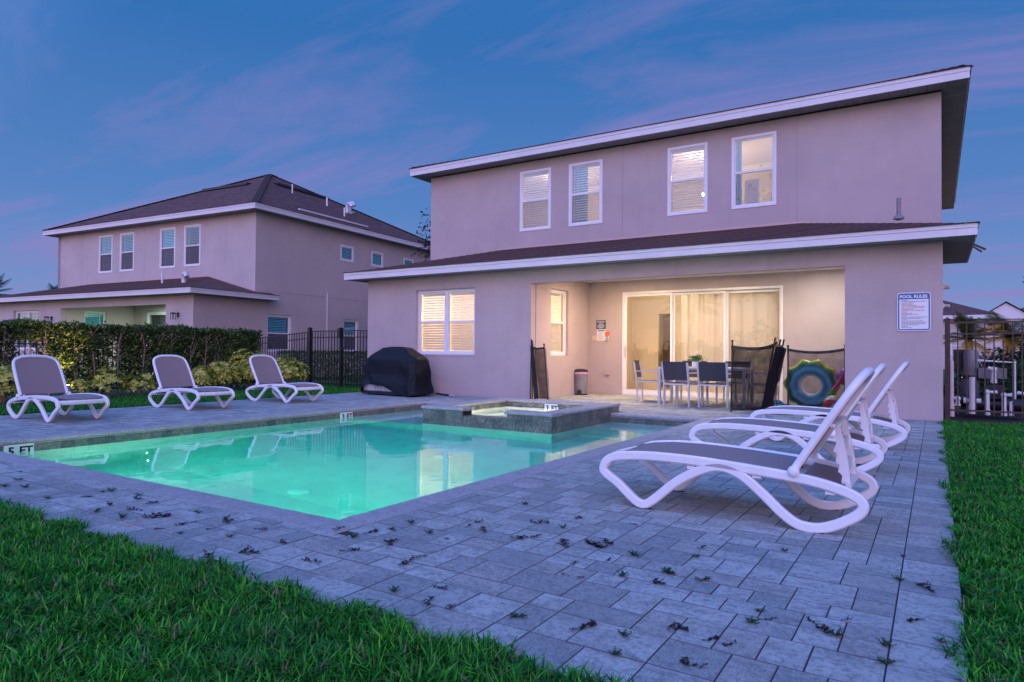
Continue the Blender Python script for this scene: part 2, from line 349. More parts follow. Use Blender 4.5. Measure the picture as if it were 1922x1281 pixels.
# ---------------------------------------------------------------- paved deck
deck = thing('pool_deck', None, None); tag(deck, kind='structure')
mb = MB(); zb = -.0055
def ring(mb, o, i, z0, z1):
    (a, b, c, d), (e, f, g, h) = o, i
    mb.box(a, e, c, d, z0, z1); mb.box(f, b, c, d, z0, z1); mb.box(e, f, c, g, z0, z1); mb.box(e, f, h, d, z0, z1)
ring(mb, (DX0+.01, DX1-.01, DY0+.01, 12.21), (PX0-.02, PX1+.02, PY0-.02, PY1+.35), -.3, zb)
mb.box(-7.3, -1.1, 12.21, 15.05, -.3, zb)
mb.build('joint_sand', M['joint'], deck)
u = .0745; GAPP = .0016
holes = [(PX0-.22, PX1+.22, PY0-.22, PY1+.22), (-7.02, -4.57, 10.2, 10.74)]
stones = []
def skyline(x0, nx, y0, y1):
    sk = [0]*nx; ny = int((y1-y0)/u)
    while True:
        mn = min(sk)
        if mn >= ny: break
        i = sk.index(mn); j = i
        while j < nx and sk[j] == mn: j += 1
        Wd = j-i
        ws = [q for q in (2, 3, 4) if q <= Wd and Wd-q != 1] or [Wd]
        q = random.choice([v for v in ws for _ in range({2: 6, 3: 4, 4: 1}.get(v, 1))])
        hs = {2: [3, 3, 2], 3: [2, 2, 2, 3], 4: [2, 3]}.get(q, [3]); lv = ([sk[i-1]-mn] if i > 0 and q < Wd or i > 0 else []) + ([sk[j]-mn] if j < nx and q == Wd else [])
        ok = [v for v in lv if v in hs]; h = random.choice(ok) if ok and random.random() < .8 else random.choice(hs)
        # never line up with a neighbour into a tiny step
        stones.append((x0+i*u, x0+(i+q)*u, y0+mn*u, min(y0+(mn+h)*u, y1)))
        for k in range(i, i+q): sk[k] = mn+h
nx = int(round((-.14-(-11.63))/u))
x0f = -.14-nx*u
skyline(x0f, nx, 2.11, 12.21)
field = stones; stones = []
skyline(-7.30, int(6.2/u), 12.21, 15.0)
lan = stones; stones = field
def cut(rects, h):
    out = []
    for (a, b, c, d) in rects:
        e, f, g, k = h
        if b <= e or a >= f or d <= g or c >= k: out.append((a, b, c, d)); continue
        cand = []
        if a < e: cand.append((a, e, c, d))
        if b > f: cand.append((f, b, c, d))
        if c < g: cand.append((a, b, c, g))
        if d > k: cand.append((a, b, k, d))
        if cand:
            q = max(cand, key=lambda r: (r[1]-r[0])*(r[3]-r[2])); out.append(q)
    return [r for r in out if r[1]-r[0] > .012 and r[3]-r[2] > .012]
for h in holes: stones = cut(stones, h)
def border(x0, x1, y0, y1, along):
    p, e = (y0, y1) if along == 'y' else (x0, x1)
    while p < e-.01:
        L = random.choice([2, 3, 3, 4, 4])*u; q = min(p+L, e)
        if e-q < .06: q = e
        stones.append((x0, x1, p, q) if along == 'y' else (p, q, y0, y1)); p = q
border(-.14, .09, DY0, 12.2, 'y'); border(DX0, x0f, DY0, 12.2, 'y'); border(x0f, -.14, DY0, 2.11, 'x')
stones += lan
def paver_geo(x0, x1, y0, y1, zt, cx=0, cy=0, t=.05, ch=.0019):
    a, b, c, d = x0+GAPP-cx, x1-GAPP-cx, y0+GAPP-cy, y1-GAPP-cy
    vs = [(a, c, zt-t), (b, c, zt-t), (b, d, zt-t), (a, d, zt-t), (a, c, zt-ch), (b, c, zt-ch), (b, d, zt-ch), (a, d, zt-ch),
          (a+ch, c+ch, zt), (b-ch, c+ch, zt), (b-ch, d-ch, zt), (a+ch, d-ch, zt)]
    fs = [(8, 9, 10, 11)]
    for k in range(4):
        l = (k+1) % 4; fs += [(k, l, 4+l, 4+k), (4+k, 4+l, 8+l, 8+k)]
    return vs, fs
def vis(s):   # apparent size seen from the camera stand: nearer pavers first
    cx, cy = (s[0]+s[1])/2, (s[2]+s[3])/2
    fw = -.537*cx+.843*cy; lt = .843*cx+.537*cy
    if fw < .5 or abs(lt/fw) > .80: return 1e9
    if (1.025+.05)/fw*1250 > 640: return 1e9
    return math.hypot(cx, cy)*1.0/math.sqrt((s[1]-s[0])*(s[3]-s[2])*20)
stones.sort(key=vis)
cache = {}
rest = MB()
for k, (a, b, c, d) in enumerate(stones):
    dz = random.uniform(-.0012, .0012)
    if k < 300:
        key = (round((b-a)/.002), round((d-c)/.002))
        if key not in cache:
            q = MB(); vs, fs = paver_geo(a, b, c, d, 0, a, c); q.add(vs, fs[:1]); q.f += fs[1:]; q.mi += [1]*(len(fs)-1); cache[key] = q.mesh('paver', [M['paver'], M['paver_edge']], fix=False)
        o = link('paver', cache[key], deck, (a, c, dz)); o.rotation_euler = (random.uniform(-.0015, .0015), random.uniform(-.0015, .0015), 0)
    else:
        vs, fs = paver_geo(a, b, c, d, dz, 0, 0); o_ = len(rest.v); rest.add(vs, fs[:1]); rest.f += [tuple(o_+i for i in f_) for f_ in fs[1:]]; rest.mi += [1]*(len(fs)-1)
tag(rest.build('paver', [M['paver'], M['paver_edge']], deck, fix=False), kind='stuff')

# ---------------------------------------------------------------- pool
pool = thing('swimming_pool', 'long rectangular pool of lit green water with pale coping and grey waterline tiles', 'swimming pool')
def copstone(w_, dep=.22, th=.05, over=.02):   # local: x along wall, y from outside (0) to inside (dep+over), bullnose on inner edge
    q = MB(); prof = [(0, -th), (dep+over-.018, -th), (dep+over-.005, -th+.008), (dep+over, -th/2), (dep+over-.005, -.010), (dep+over-.018, -.0015), (dep+over-.03, 0), (.003, 0), (0, -.003)]
    q.prism([(y, z_) for y, z_ in prof], GAPP*.6, w_-GAPP*.6, 'x'); return q.mesh('coping_stone', M['coping'], 'flat', fix=True)
cw = .0815
cops = {}
def coping_run(par, p0, p1, ang, zt=0.0, dep=.22, over=.02, skip=None):
    """stones from p0 to p1; local +y points to the water at angle"""
    p0 = Vector((*p0, zt)); p1 = Vector((*p1, zt)); L = (p1-p0).length; n = max(1, round(L/cw)); wv = L/n; dr = (p1-p0)/n
    key = (round(wv, 5), dep, over)
    if key not in cops: cops[key] = copstone(wv, dep, .05 if zt == 0 else .045, over)
    for i in range(n):
        q = p0+dr*i; link('coping_stone', cops[key], par, (q.x, q.y, zt+random.uniform(-.0008, .0008)), (0, 0, ang))
D_ = .22
coping_run(pool, (PX0, PY0-D_), (PX1, PY0-D_), 0)                         # near edge, water to +y
coping_run(pool, (PX1+D_, PY0), (PX1+D_, PY1), PI/2)                      # right edge, water to -x
coping_run(pool, (PX0-D_, PY1), (PX0-D_, PY0), -PI/2)                     # left edge
coping_run(pool, (-3.05, PY1+D_), (-4.60, PY1+D_), PI)                    # far edge right of the spa
coping_run(pool, (-6.99, PY1+D_), (PX0, PY1+D_), PI)                      # far edge left of the spa
for (cx, cy, sx, sy) in ((PX1, PY0, 1, -1), (PX0, PY0, -1, -1), (PX1, PY1, 1, 1), (PX0, PY1, -1, 1)):
    a = (cx, cy); b = (cx+sx*D_, cy); c = (cx+sx*D_, cy+sy*D_); d = (cx, cy+sy*D_)
    for tri in ((a, b, c), (a, c, d)):
        g_ = Vector(((tri[0][0]+tri[1][0]+tri[2][0])/3, (tri[0][1]+tri[1][1]+tri[2][1])/3))
        pl = [tuple(g_+(Vector(p)-g_)*.985) for p in tri]
        MB().prism(pl, -.05, 0, 'z').build('coping_stone', M['coping'], pool)
# shell: walls and sloping floor
T = .15
sh = MB()
BZ = -2.1
sh.box(PX0-T, PX0, PY0-T, PY1+T, BZ, -.052); sh.box(PX1, PX1+T, PY0-T, PY1+T, BZ, -.052)
sh.box(PX0, PX1, PY0-T, PY0, BZ, -.052); sh.box(PX0, PX1, PY1, PY1+T, BZ, -.052)
def fz(y): return -1.72 + max(0, min(1, (y-4.6)/3.2))*.68
ys = [PY0, 4.6, 5.4, 6.2, 7.0, 7.8, PY1]
for a, b in zip(ys[:-1], ys[1:]):
    sh.add([(PX0, a, fz(a)), (PX1, a, fz(a)), (PX1, b, fz(b)), (PX0, b, fz(b))], [(0, 1, 2, 3)])
sh.build('pool_shell', M['plaster'], pool, fix=False)
for (ya, zt) in ((9.75, -.36), (9.46, -.61), (9.17, -.86)):
    MB().box(-4.61+.002, PX1-.002, ya, {9.75: PY1-.002, 9.46: 9.75, 9.17: 9.46}[ya], -1.2, zt).build('step', M['plaster'], pool)
MB().box(PX0+.002, -6.98, 8.30, PY1-.002, -1.3, -.42).build('sun_shelf', M['plaster'], pool)
# waterline tiles, one row, 6 inch
tl = .150
def tile_mesh(w_, h_): return MB().box(.0015, w_-.0015, -.008, 0, .0015, h_-.0015).mesh('wall_tile', M['tile'], fix=False)
tmesh = {}
def tile_run(par, p0, ang, L, z0, rows=1, h_=.15, label=None):
    n = max(1, round(L/tl)); wv = L/n; key = (round(wv, 4), h_)
    if key not in tmesh: tmesh[key] = tile_mesh(wv, h_)
    for r in range(rows):
        for i in range(n):
            x = p0[0]+math.cos(ang)*wv*i; y = p0[1]+math.sin(ang)*wv*i
            link('wall_tile', tmesh[key], par, (x, y, z0+r*h_), (0, 0, ang))
tile_run(pool, (PX0, PY0), PI/2, PY1-PY0, -.205)                 # left wall faces +x  (local -y -> +x)

tile_run(pool, (-4.61, PY1), 0, 1.56, -.205)                      # far wall right of the spa
tile_run(pool, (PX0, PY1), 0, 1.64, -.205)                        # far wall left of the spa
tile_run(pool, (PX1, PY1), -PI/2, PY1-PY0, -.205)
tile_run(pool, (PX1, PY0), PI, PX1-PX0, -.205)
M['marker'] = mat('marker_tile', (.70, .72, .70), .3); M['ink'] = mat('black_ink', (.01, .01, .012), .4)
def marker(par, txt, loc, rz, wd=.29):
    q = MB(); q.box(-wd/2, -.001, -.012, 0, -.075, .075); q.box(.001, wd/2, -.012, 0, -.075, .075)
    o = q.build('depth_marker', M['marker'], par, loc=loc, rz=rz)
    for i, (ch, x) in enumerate(((txt[0], -.075), (txt[2:], .068))):
        me = text_mesh(ch, .125, M['ink'], .0008, .004); link('lettering', me, o, (x, -.0135, .0), (PI/2, 0, 0))
marker(pool, '5 FT', (PX0+.002, 3.325, -.128), PI/2); marker(pool, '3 FT', (PX0+.002, 8.205, -.128), PI/2)
M['drain'] = mat('drain_plastic', (.93, .95, .88), .5)
for (x, y) in ((-5.7, 4.78), (-5.35, 6.75), (-7.95, 6.75)):
    q = MB(); q.lathe([(.001, .03), (.09, .026), (.125, .012), (.13, 0)], 20); o = q.build('drain_cover', M['drain'], pool, smooth=True, loc=(x, y, fz(y)+.006))
# water body (closed, runs a little into the shell so its sides are never seen)
def water_mat(name, dens, col, bump):
    mt = D.materials.new(name); mt.use_nodes = True; t_ = NT(mt.node_tree); mt.node_tree.nodes.clear()
    g = t_.n('ShaderNodeNewGeometry'); gb = t_.n('ShaderNodeBsdfGlass', i_IOR=1.333, i_Roughness=.03)
    mp_ = t_.n('ShaderNodeMapping'); mp_.inputs['Scale'].default_value = (1.0, 1.0, 1); t_.l(g.outputs['Position'], mp_.inputs[0])
    n1 = t_.n('ShaderNodeTexNoise', i_Scale=bump[0], i_Detail=2.0, i_Roughness=.5); t_.l(mp_.outputs[0], n1.inputs['Vector'])
    b_ = t_.n('ShaderNodeBump', i_Strength=bump[1], i_Distance=bump[2]); t_.l(n1.outputs[0], b_.inputs['Height']); t_.l(b_.outputs[0], gb.inputs['Normal'])
    va = t_.n('ShaderNodeVolumeAbsorption', i_Density=dens); va.inputs[0].default_value = (*col, 1)
    o = t_.n('ShaderNodeOutputMaterial'); t_.l(gb.outputs[0], o.inputs[0]); t_.l(va.outputs[0], o.inputs[1]); return mt
M['water'] = water_mat('pool_water', .62, (.0, .947, .875), (3.0, .27, .008))
wb = MB(); wb.prism([(PX0-.05, PY0-.05), (PX1+.05, PY0-.05), (PX1+.05, PY1+.05), (-4.70, PY1+.05), (-4.70, 8.40), (-6.89, 8.40), (-6.89, PY1+.05), (PX0-.05, PY1+.05)], -2.0, WZ, 'z')
tag(wb.build('water', M['water']), kind='structure')
# underwater lamp in the near wall
pl = MB(); pl.lathe([(.001, 0), (.11, 0), (.135, .012), (.14, .03), (.001, .03)], 24)
lo = pl.build('pool_lamp', emit('lamp_lens', (1, .95, .8), 12), pool, smooth=True); lo.location = (-4.75, PY0+.05, -.62); lo.rotation_euler = (PI/2, 0, 0)
def area(name, loc, dirv, size, power, col, shape='DISK', spread=PI, par=None, sy=None):
    ld = D.lights.new(name, 'AREA'); ld.shape = shape; ld.size = size; ld.energy = power; ld.color = col; ld.spread = spread
    if sy: ld.size_y = sy
    o = D.objects.new(name, ld); COL.objects.link(o); o.location = loc; o.rotation_euler = Vector(dirv).to_track_quat('-Z', 'Y').to_euler(); o.parent = par; return o
def point(name, loc, power, col, r=.05, par=None):
    ld = D.lights.new(name, 'POINT'); ld.energy = power; ld.color = col; ld.shadow_soft_size = r
    o = D.objects.new(name, ld); COL.objects.link(o); o.location = loc; o.parent = par; return o
area('pool_light', (-4.75, PY0+.11, -.62), (0, 1, .10), .24, 48, (1.0, .96, .66), spread=2.5, par=pool)
lo = pl.build('pool_lamp', lo.data.materials[0], pool, smooth=True); lo.location = (-7.35, PY0+.05, -.62); lo.rotation_euler = (PI/2, 0, 0)  # second lamp, added to brighten the far parts of the pool
area('pool_light', (-7.35, PY0+.11, -.62), (0, 1, .10), .24, 44, (1.0, .96, .66), spread=2.5, par=pool)  # light of the added second lamp

# ---------------------------------------------------------------- raised spa
spa = thing('spa', 'raised square spa faced in grey slate tiles with a lowered spillway into the pool', 'spa')
SX0, SX1, SY0, SY1 = -6.98, -4.61, 8.30, 10.68
st = .092; wall = .27
sm = MB()
e1, e2 = -6.20, -5.36
sm.box(SX0+.008, SX1-.008, SY1-wall, SY1-.008, -2.0, st); sm.box(SX0+.008, SX0+wall, SY0+.008, SY1-wall, -2.0, st); sm.box(SX1-wall, SX1-.008, SY0+.008, SY1-wall, -2.0, st)
sm.box(SX0+wall, e1, SY0+.008, SY0+wall, -2.0, st); sm.box(e2, SX1-wall, SY0+.008, SY0+wall, -2.0, st)
sm.box(e1, e2, SY0+.04, SY0+wall, -2.0, .006)
sm.build('spa_shell', M['grout'], spa)
ub = MB()     # plastered skin of the spa wall below the pool waterline, and the inside
ub.box(SX0, SX1, SY0, SY0+.007, -2.0, -.207); ub.box(SX1-.007, SX1, SY0+.007, PY1, -2.0, -.207); ub.box(SX0, SX0+.007, SY0+.007, PY1, -2.0, -.207)
ix0, ix1, iy0, iy1 = SX0+wall, SX1-wall, SY0+wall, SY1-wall
ub.box(ix0, ix0+.006, iy0, iy1, -1.2, -.06); ub.box(ix1-.006, ix1, iy0, iy1, -1.2, -.06); ub.box(ix0+.006, ix1-.006, iy1-.006, iy1, -1.2, -.06); ub.box(ix0+.006, ix1-.006, iy0, iy0+.006, -1.2, -.06)
ub.box(ix0+.006, ix1-.006, iy0+.006, iy1-.006, -1.2, -.95)
ub.build('plaster_skin', M['plaster'], spa)
q = MB(); ring(q, (ix0+.006, ix1-.006, iy0+.006, iy1-.006), (ix0+.42, ix1-.42, iy0+.42, iy1-.42), -.95, -.46); q.build('bench', M['plaster'], spa)
tile_run(spa, (SX0, SY0+.006), 0, e1-SX0, -.205, 1); tile_run(spa, (SX0, SY0+.006), 0, e1-SX0, -.055, 1, .147)
tile_run(spa, (e2, SY0+.006), 0, SX1-e2, -.205, 1); tile_run(spa, (e2, SY0+.006), 0, SX1-e2, -.055, 1, .147)
tile_run(spa, (e1, SY0+.04), 0, e2-e1, -.205, 1); tile_run(spa, (e1, SY0+.04), 0, e2-e1, -.055, 1, .061)
tile_run(spa, (SX1-.006, SY0), PI/2, SY1-SY0, -.205, 1); tile_run(spa, (SX1-.006, SY0), PI/2, SY1-SY0, -.055, 1, .147)
tile_run(spa, (SX0+.006, SY1), -PI/2, SY1-SY0, -.055, 1, .147); tile_run(spa, (SX0+.006, SY1), -PI/2, SY1-SY0, -.205, 1)
tile_run(spa, (ix0, iy1), 0, ix1-ix0, -.055, 1, .147); tile_run(spa, (ix0, iy0), PI/2, iy1-iy0, -.055, 1, .147); tile_run(spa, (ix1, iy1), -PI/2, iy1-iy0, -.055, 1, .147)
tile_run(spa, (e1, SY0+wall), -PI/2, wall-.03, .008, 1, .084); tile_run(spa, (e2, SY0+.03), PI/2, wall-.03, .008, 1, .084)
MB().box(e1+.002, e2-.002, SY0+.032, SY0+wall+.01, .006, .018).build('spillway_ledge', M['tile'], spa)
ct = .140
ov = .02
coping_run(spa, (SX0-ov, SY1+ov), (SX0-ov, SY0-ov), -PI/2, 0) if False else None
def spa_cop(p0, p1, ang):
    p0 = Vector(p0); p1 = Vector(p1); L = (p1-p0).length; n = max(1, round(L/cw)); wv = L/n; key = ('s', round(wv, 5))
    if key not in cops:
        q = MB(); dp = wall+ov; th = .048
        prof = [(.016, -th), (dp, -th), (dp+.012, -th+.006), (dp+.018, -th/2), (dp+.012, -.008), (dp, 0), (.016, 0), (.004, -.008), (-.002, -th/2), (.004, -th+.006)]
        q.prism(prof, GAPP*.6, wv-GAPP*.6, 'x'); cops[key] = q.mesh('coping_stone', M['coping'], fix=True)
    d = (p1-p0)/n
    for i in range(n):
        q = p0+d*i; link('coping_stone', cops[key], spa, (q.x, q.y, ct+random.uniform(-.0008, .0008)), (0, 0, ang))
ww = wall+ov
spa_cop((SX0-ov, SY0-ov), (e1+.04, SY0-ov), 0); spa_cop((e2-.04, SY0-ov), (SX1+ov, SY0-ov), 0)
spa_cop((SX1+ov, SY0-ov+ww+.02), (SX1+ov, SY1+ov-ww-.02), PI/2); spa_cop((SX1+ov, SY1+ov), (SX0-ov, SY1+ov), PI); spa_cop((SX0-ov, SY1+ov-ww-.02), (SX0-ov, SY0-ov+ww+.02), -PI/2)
marker(spa, '3 FT', (-5.78, iy1-.010, .016), 0, .27)
M['spawater'] = water_mat('spa_water', .12, (.45, .97, .70), (7, .5, .02))
tag(MB().box(ix0-.02, ix1+.02, iy0-.02, iy1+.02, -1.1, .012).build('spa_water', M['spawater'], spa), kind='structure') if False else MB().box(ix0-.02, ix1+.02, iy0-.02, iy1+.02, -1.1, .012).build('spa_water', M['spawater'], spa)
lo = pl.build('spa_lamp', emit('spa_lens', (1, .95, .8), 10), spa, smooth=True); lo.location = (-5.8, iy0+.03, -.32); lo.rotation_euler = (PI/2, 0, 0); lo.scale = (.6, .6, .6)
area('spa_light', (-5.8, iy0+.10, -.32), (0, 1, -.1), .12, 48, (1, .86, .62), par=spa)
# round skimmer lid let into the deck by the right-hand coping
q = MB(); q.lathe([(.001, .004), (.118, .004), (.122, .002), (.125, -.01)], 40); q.lathe([(.131, -.01), (.133, .0035), (.150, .003), (.152, -.01)], 40)
o = q.build('skimmer_lid', M['coping'], None, smooth=True, loc=(-2.66, 4.43, .0022)); tag(o, 'round flush skimmer lid let into the pavers beside the pool edge', 'skimmer lid')
# ---------------------------------------------------------------- houses (two of one model)
def holes_wall(mb, x0, x1, z0, z1, y0, y1, holes):
    """wall slab in xz with rectangular holes (hx0,hx1,hz0,hz1)"""
    xs = sorted({x0, x1, *[h[0] for h in holes], *[h[1] for h in holes]})
    for a, b in zip(xs[:-1], xs[1:]):
        hs = sorted([(h[2], h[3]) for h in holes if h[0] <= a+1e-6 and h[1] >= b-1e-6]); zc = z0
        for h0, h1 in hs:
            if h0 > zc+1e-4: mb.box(a, b, y0, y1, zc, h0)
            zc = h1
        if zc < z1-1e-4: mb.box(a, b, y0, y1, zc, z1)
PROTO = {}
def window(par, loc, rz, w_, h_, sashes=1, gl='glass', blind='blind', rec=.0, trim=.055, shift=0.0, pitch=.060, backing=True, tilt=38, rail=True, drop=1.0):
    """vinyl single-hung window; local x along wall, -y outwards; y=0 is the frame face"""
    f = MB(); d = .07
    f.box(0, w_, 0, d, 0, trim); f.box(0, w_, 0, d, h_-trim, h_); f.box(0, trim, 0, d, trim, h_-trim); f.box(w_-trim, w_, 0, d, trim, h_-trim)
    if sashes == 2: f.box(w_/2-.045, w_/2+.045, 0, d, trim, h_-trim)
    o = f.build('window', M['vinyl'], par, loc=loc, rz=rz)
    segs = [(trim, w_-trim)] if sashes == 1 else [(trim, w_/2-.045), (w_/2+.045, w_-trim)]
    for a, b in segs:
        s_ = MB(); sw = .028
        s_.box(a+.001, b-.001, .018, .05, trim+.001, trim+sw); s_.box(a+.001, b-.001, .022, .056, h_-trim-sw, h_-trim-.001)
        s_.box(a+.001, a+sw, .018, .05, trim+sw, h_-trim-sw); s_.box(b-sw, b-.001, .018, .05, trim+sw, h_-trim-sw)
        if rail: s_.box(a+sw, b-sw, .012, .054, h_/2-.022, h_/2+.022); s_.box((a*3+b)/4-.03, (a*3+b)/4+.03, .004, .012, h_/2+.005, h_/2+.02); s_.box((a+b*3)/4-.03, (a+b*3)/4+.03, .004, .012, h_/2+.005, h_/2+.02)
        s_.build('sash', M['vinyl'], o)
        zs = [(trim+sw, h_/2-.022), (h_/2+.022, h_-trim-sw)] if rail else [(trim+sw, h_-trim-sw)]
        for z0, z1 in zs: MB().box(a+sw, b-sw, .032, .038, z0, z1).build('glass_pane', M[gl], o)
        if rail: MB().box(a+sw, b-sw, .020, .0215, trim+sw, h_/2-.022).build('insect_screen', M['screen' if gl == 'glass_dark' else 'screen_thin'], o)
        if blind:
            q = MB(); zt = h_-trim-.045; zb_ = trim+.02 + (1-drop)*(h_-2*trim); q.box(a+.01, b-.01, .085, .125, zt, zt+.035)
            n = int((zt-zb_)/pitch); ca, sa = math.cos(math.radians(tilt)), math.sin(math.radians(tilt)); hw = .0285
            for i in range(n):
                z_ = zt-.02-i*pitch; j = random.uniform(-.002, .002)
                q.add([(a+.012, .105-hw*ca, z_-hw*sa), (b-.012, .105-hw*ca, z_-hw*sa+j), (b-.012, .105+hw*ca, z_+hw*sa+j), (a+.012, .105+hw*ca, z_+hw*sa),
                       (a+.012, .105-hw*ca, z_-hw*sa+.003), (b-.012, .105-hw*ca, z_-hw*sa+j+.003), (b-.012, .105+hw*ca, z_+hw*sa+j+.003), (a+.012, .105+hw*ca, z_+hw*sa+.003)],
                      [(3, 2, 1, 0), (4, 5, 6, 7), (0, 1, 5, 4), (2, 3, 7, 6)])
            for fx in (.2, .8): q.box(a+(b-a)*fx-.002, a+(b-a)*fx+.002, .078, .082, zb_, zt)
            q.box(a+.012, b-.012, .09, .12, zb_-.012, zb_+.008)
            q.build('blind', M[blind], o, fix=False)
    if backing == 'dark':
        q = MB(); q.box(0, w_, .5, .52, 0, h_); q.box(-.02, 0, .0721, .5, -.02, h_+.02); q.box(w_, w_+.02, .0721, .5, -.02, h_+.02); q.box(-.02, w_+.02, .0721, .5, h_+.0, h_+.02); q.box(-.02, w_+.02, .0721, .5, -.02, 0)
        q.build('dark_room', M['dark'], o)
    return o
def roof_plane(mb_list, quad):   # quad: eave a, eave b, top b, top a ; stepped uv in metres
    mb_list.append(quad)
def build_roof(name, quads, par):
    me = D.meshes.new(name); vs = []; fs = []; uvs = []
    for q in quads:
        a, b = Vector(q[0]), Vector(q[1]); ex = (b-a).normalized(); n = (b-a).cross(Vector(q[-1])-a).normalized(); ey = n.cross(ex)
        o = len(vs); vs += [tuple(p) for p in q]; fs.append(tuple(range(o, o+len(q))))
        uvs += [((Vector(p)-a).dot(ex), (Vector(p)-a).dot(ey)) for p in q]
    me.from_pydata(vs, [], fs); uvl = me.uv_layers.new(name='UVMap')
    for i, l in enumerate(me.loops): uvl.data[i].uv = uvs[l.vertex_index]
    me.materials.append(M['shingle']); me.update()
    o = D.objects.new(name, me); COL.objects.link(o); o.parent = par
    so_ = o.modifiers.new('thickness', 'SOLIDIFY'); so_.thickness = .02; so_.offset = -1
    return o
def shingle_steps(mb, a, b, c, d, rise_n):
    """thin stepped courses on the quad a,b (eave) c,d (top)"""
    a, b, c, d = map(Vector, (a, b, c, d)); n = (b-a).cross(d-a).normalized()
    for i in range(rise_n):
        t0, t1 = i/rise_n, (i+1)/rise_n
        p = [a.lerp(d, t0)+n*.010, b.lerp(c, t0)+n*.010, b.lerp(c, t1)+n*.003, a.lerp(d, t1)+n*.003]
        lo_ = [a.lerp(d, t0), b.lerp(c, t0)]
        mb.append(p); mb.append([lo_[0], lo_[1], p[1], p[0]])
def house(par_label, cat, origin, rz, own):
    H = thing('house', par_label, cat, (*origin, 0), rz, None)
    dz = 0 if own else -.05
    SM = M['stucco'] if own else M['stucco_n']; WL = -12.19; DEP = 14.0; UY = 2.44; th = .2
    big = (-10.61, -8.87, .94, 2.46); op = (-7.40, -1.36, -.04, 2.485)
    q = MB(); holes_wall(q, WL, 0, -.04, 2.78, 0, th, [big, op]); q.build('wall', SM, H)
    # side walls
    q = MB()
    if own:
        for xa, xb in ((-th, 0), (WL, WL+th)):
            MB().prism([(th, -.04), (DEP, -.04), (DEP, 5.92), (UY, 5.92), (UY, 2.90), (th, 2.90)], xa, xb, 'x').build('side_wall', SM, H)
    else:
        sw = [(3.0+.0, 4.15, .94, 2.30), (7.0, 7.9, .94, 2.30), (6.75, 7.55, 4.70, 5.35), (8.7, 9.5, 4.70, 5.35), (11.0, 11.8, 4.70, 5.35)]
        for ya, z0, z1, ho in ((th, -.04, 2.90, sw[:2]), (UY+th, 2.90, 3.10, []), (UY+th, 3.12, 5.92, sw[2:])):
            xs = MB(); holes_wall(xs, ya, DEP, z0, z1, -th, 0, ho)
            # swap axes: (x,y)->( y, x)
            xs.v = [(v[1], v[0], v[2]) for v in xs.v]; xs.build('side_wall', SM, H)
        MB().box(-th, -.012, UY+th, DEP, 3.10, 3.12).build('storey_joint', SM, H)
        q.prism([(th, -.04), (DEP, -.04), (DEP, 5.92), (UY, 5.92), (UY, 2.90), (th, 2.90)], WL, WL+th, 'x'); q.build('side_wall', SM, H)
        for (a, b, z0, z1) in sw:
            window(H, (-.05 if z0 < 2 else .012, a, z0), PI/2, b-a, z1-z0, gl='glass_dark', blind='blind_sky', backing='dark', rail=(z0 < 2), trim=.07)
        MB().box(.0, .03, 6.0, 6.03, .4, 3.3).build('conduit', M['pvc'], H)
    q = MB(); q.box(WL, 0, DEP, DEP+th, -.04, 5.92); q.build('front_wall', SM, H)
    # upper wall
    uw = [(-9.21, -8.29), (-7.78, -6.87), (-5.25, -4.34), (-3.82, -2.90)]; uz = (4.13, 5.68)
    q = MB(); holes_wall(q, WL+(th if own else 0), (-th if own else 0), 2.8, 5.92, UY, UY+th, [(a+.05, b-.05, uz[0]+.05, uz[1]-.05) for a, b in uw]); q.build('upper_wall', SM, H)
    q = MB(); q.box(WL, WL+th, UY, UY+.001, 2.8, 2.81)
    for x in ((-7.75+1.4, -2.5) if own else (-6.2, -1.5, -10.4)):   # control joints in the render
        MB().box(x-.004, x+.004, UY-.0025, UY+.004, 3.6, 5.92).build('control_joint', M['joint_line'], H)
    for i, (a, b) in enumerate(uw):
        window(H, (a, UY-.014, uz[0]), 0, b-a, uz[1]-uz[0], gl='glass_up' if own else 'glass_dark', blind=('blind' if i != 3 else None) if own else 'blind_sky', backing=None if own else 'dark', tilt=(40, 30, 46, 10)[i])
    window(H, (big[0], .075, big[2]), 0, big[1]-big[0], big[3]-big[2], sashes=2, gl='glass' if own else 'glass_dark', blind='blind' if own else 'blind_sky', backing=None if own else 'dark', trim=.06, tilt=48)
    MB().box(big[0]-.01, big[1]+.01, -.012, .074, big[2]-.035, big[2]+.001).build('window_sill', SM, H)
    # covered patio
    LX = -7.385; BY = 2.78; RX = -1.20
    q = MB(); wz = (.86, 1.70, .94, 2.45)
    t_ = MB(); holes_wall(t_, th, BY, -.04, 2.76, LX-th, LX, [wz] if True else []); t_.v = [(v[1], v[0], v[2]) for v in t_.v]; t_.build('patio_wall', SM, H)
    window(H, (LX-.075, wz[0], wz[2]), PI/2, wz[1]-wz[0], wz[3]-wz[2], gl='glass' if own else 'glass_dark', blind='blind' if own else 'blind_sky', backing=None if own else 'dark', tilt=60)
    t_ = MB(); door = (-6.48, -2.83, 0.0, 2.47); holes_wall(t_, LX, RX, -.04, 2.76, BY, BY+.15, [door]); t_.build('patio_wall', SM, H)
    MB().box(RX, RX+.15, th, BY, -.04, 2.76).build('patio_wall', SM, H)
    MB().box(LX-.1, RX+.1, th, BY+.1, 2.745, 2.80).build('patio_ceiling', M['trim'], H)
    # sliding doors
    f = MB(); x0, x1, z0, z1 = door
    f.box(x0, x1, BY-.01, BY+.16, z1-.05, z1); f.box(x0, x0+.045, BY-.01, BY+.16, .04, z1-.05); f.box(x1-.045, x1, BY-.01, BY+.16, .04, z1-.05); f.box(x0, x1, BY-.01, BY+.16, 0, .04)
    fr = f.build('door_frame', M['vinyl'], H)
    xs = [x0+.045, -5.25, -4.04, x1-.045]
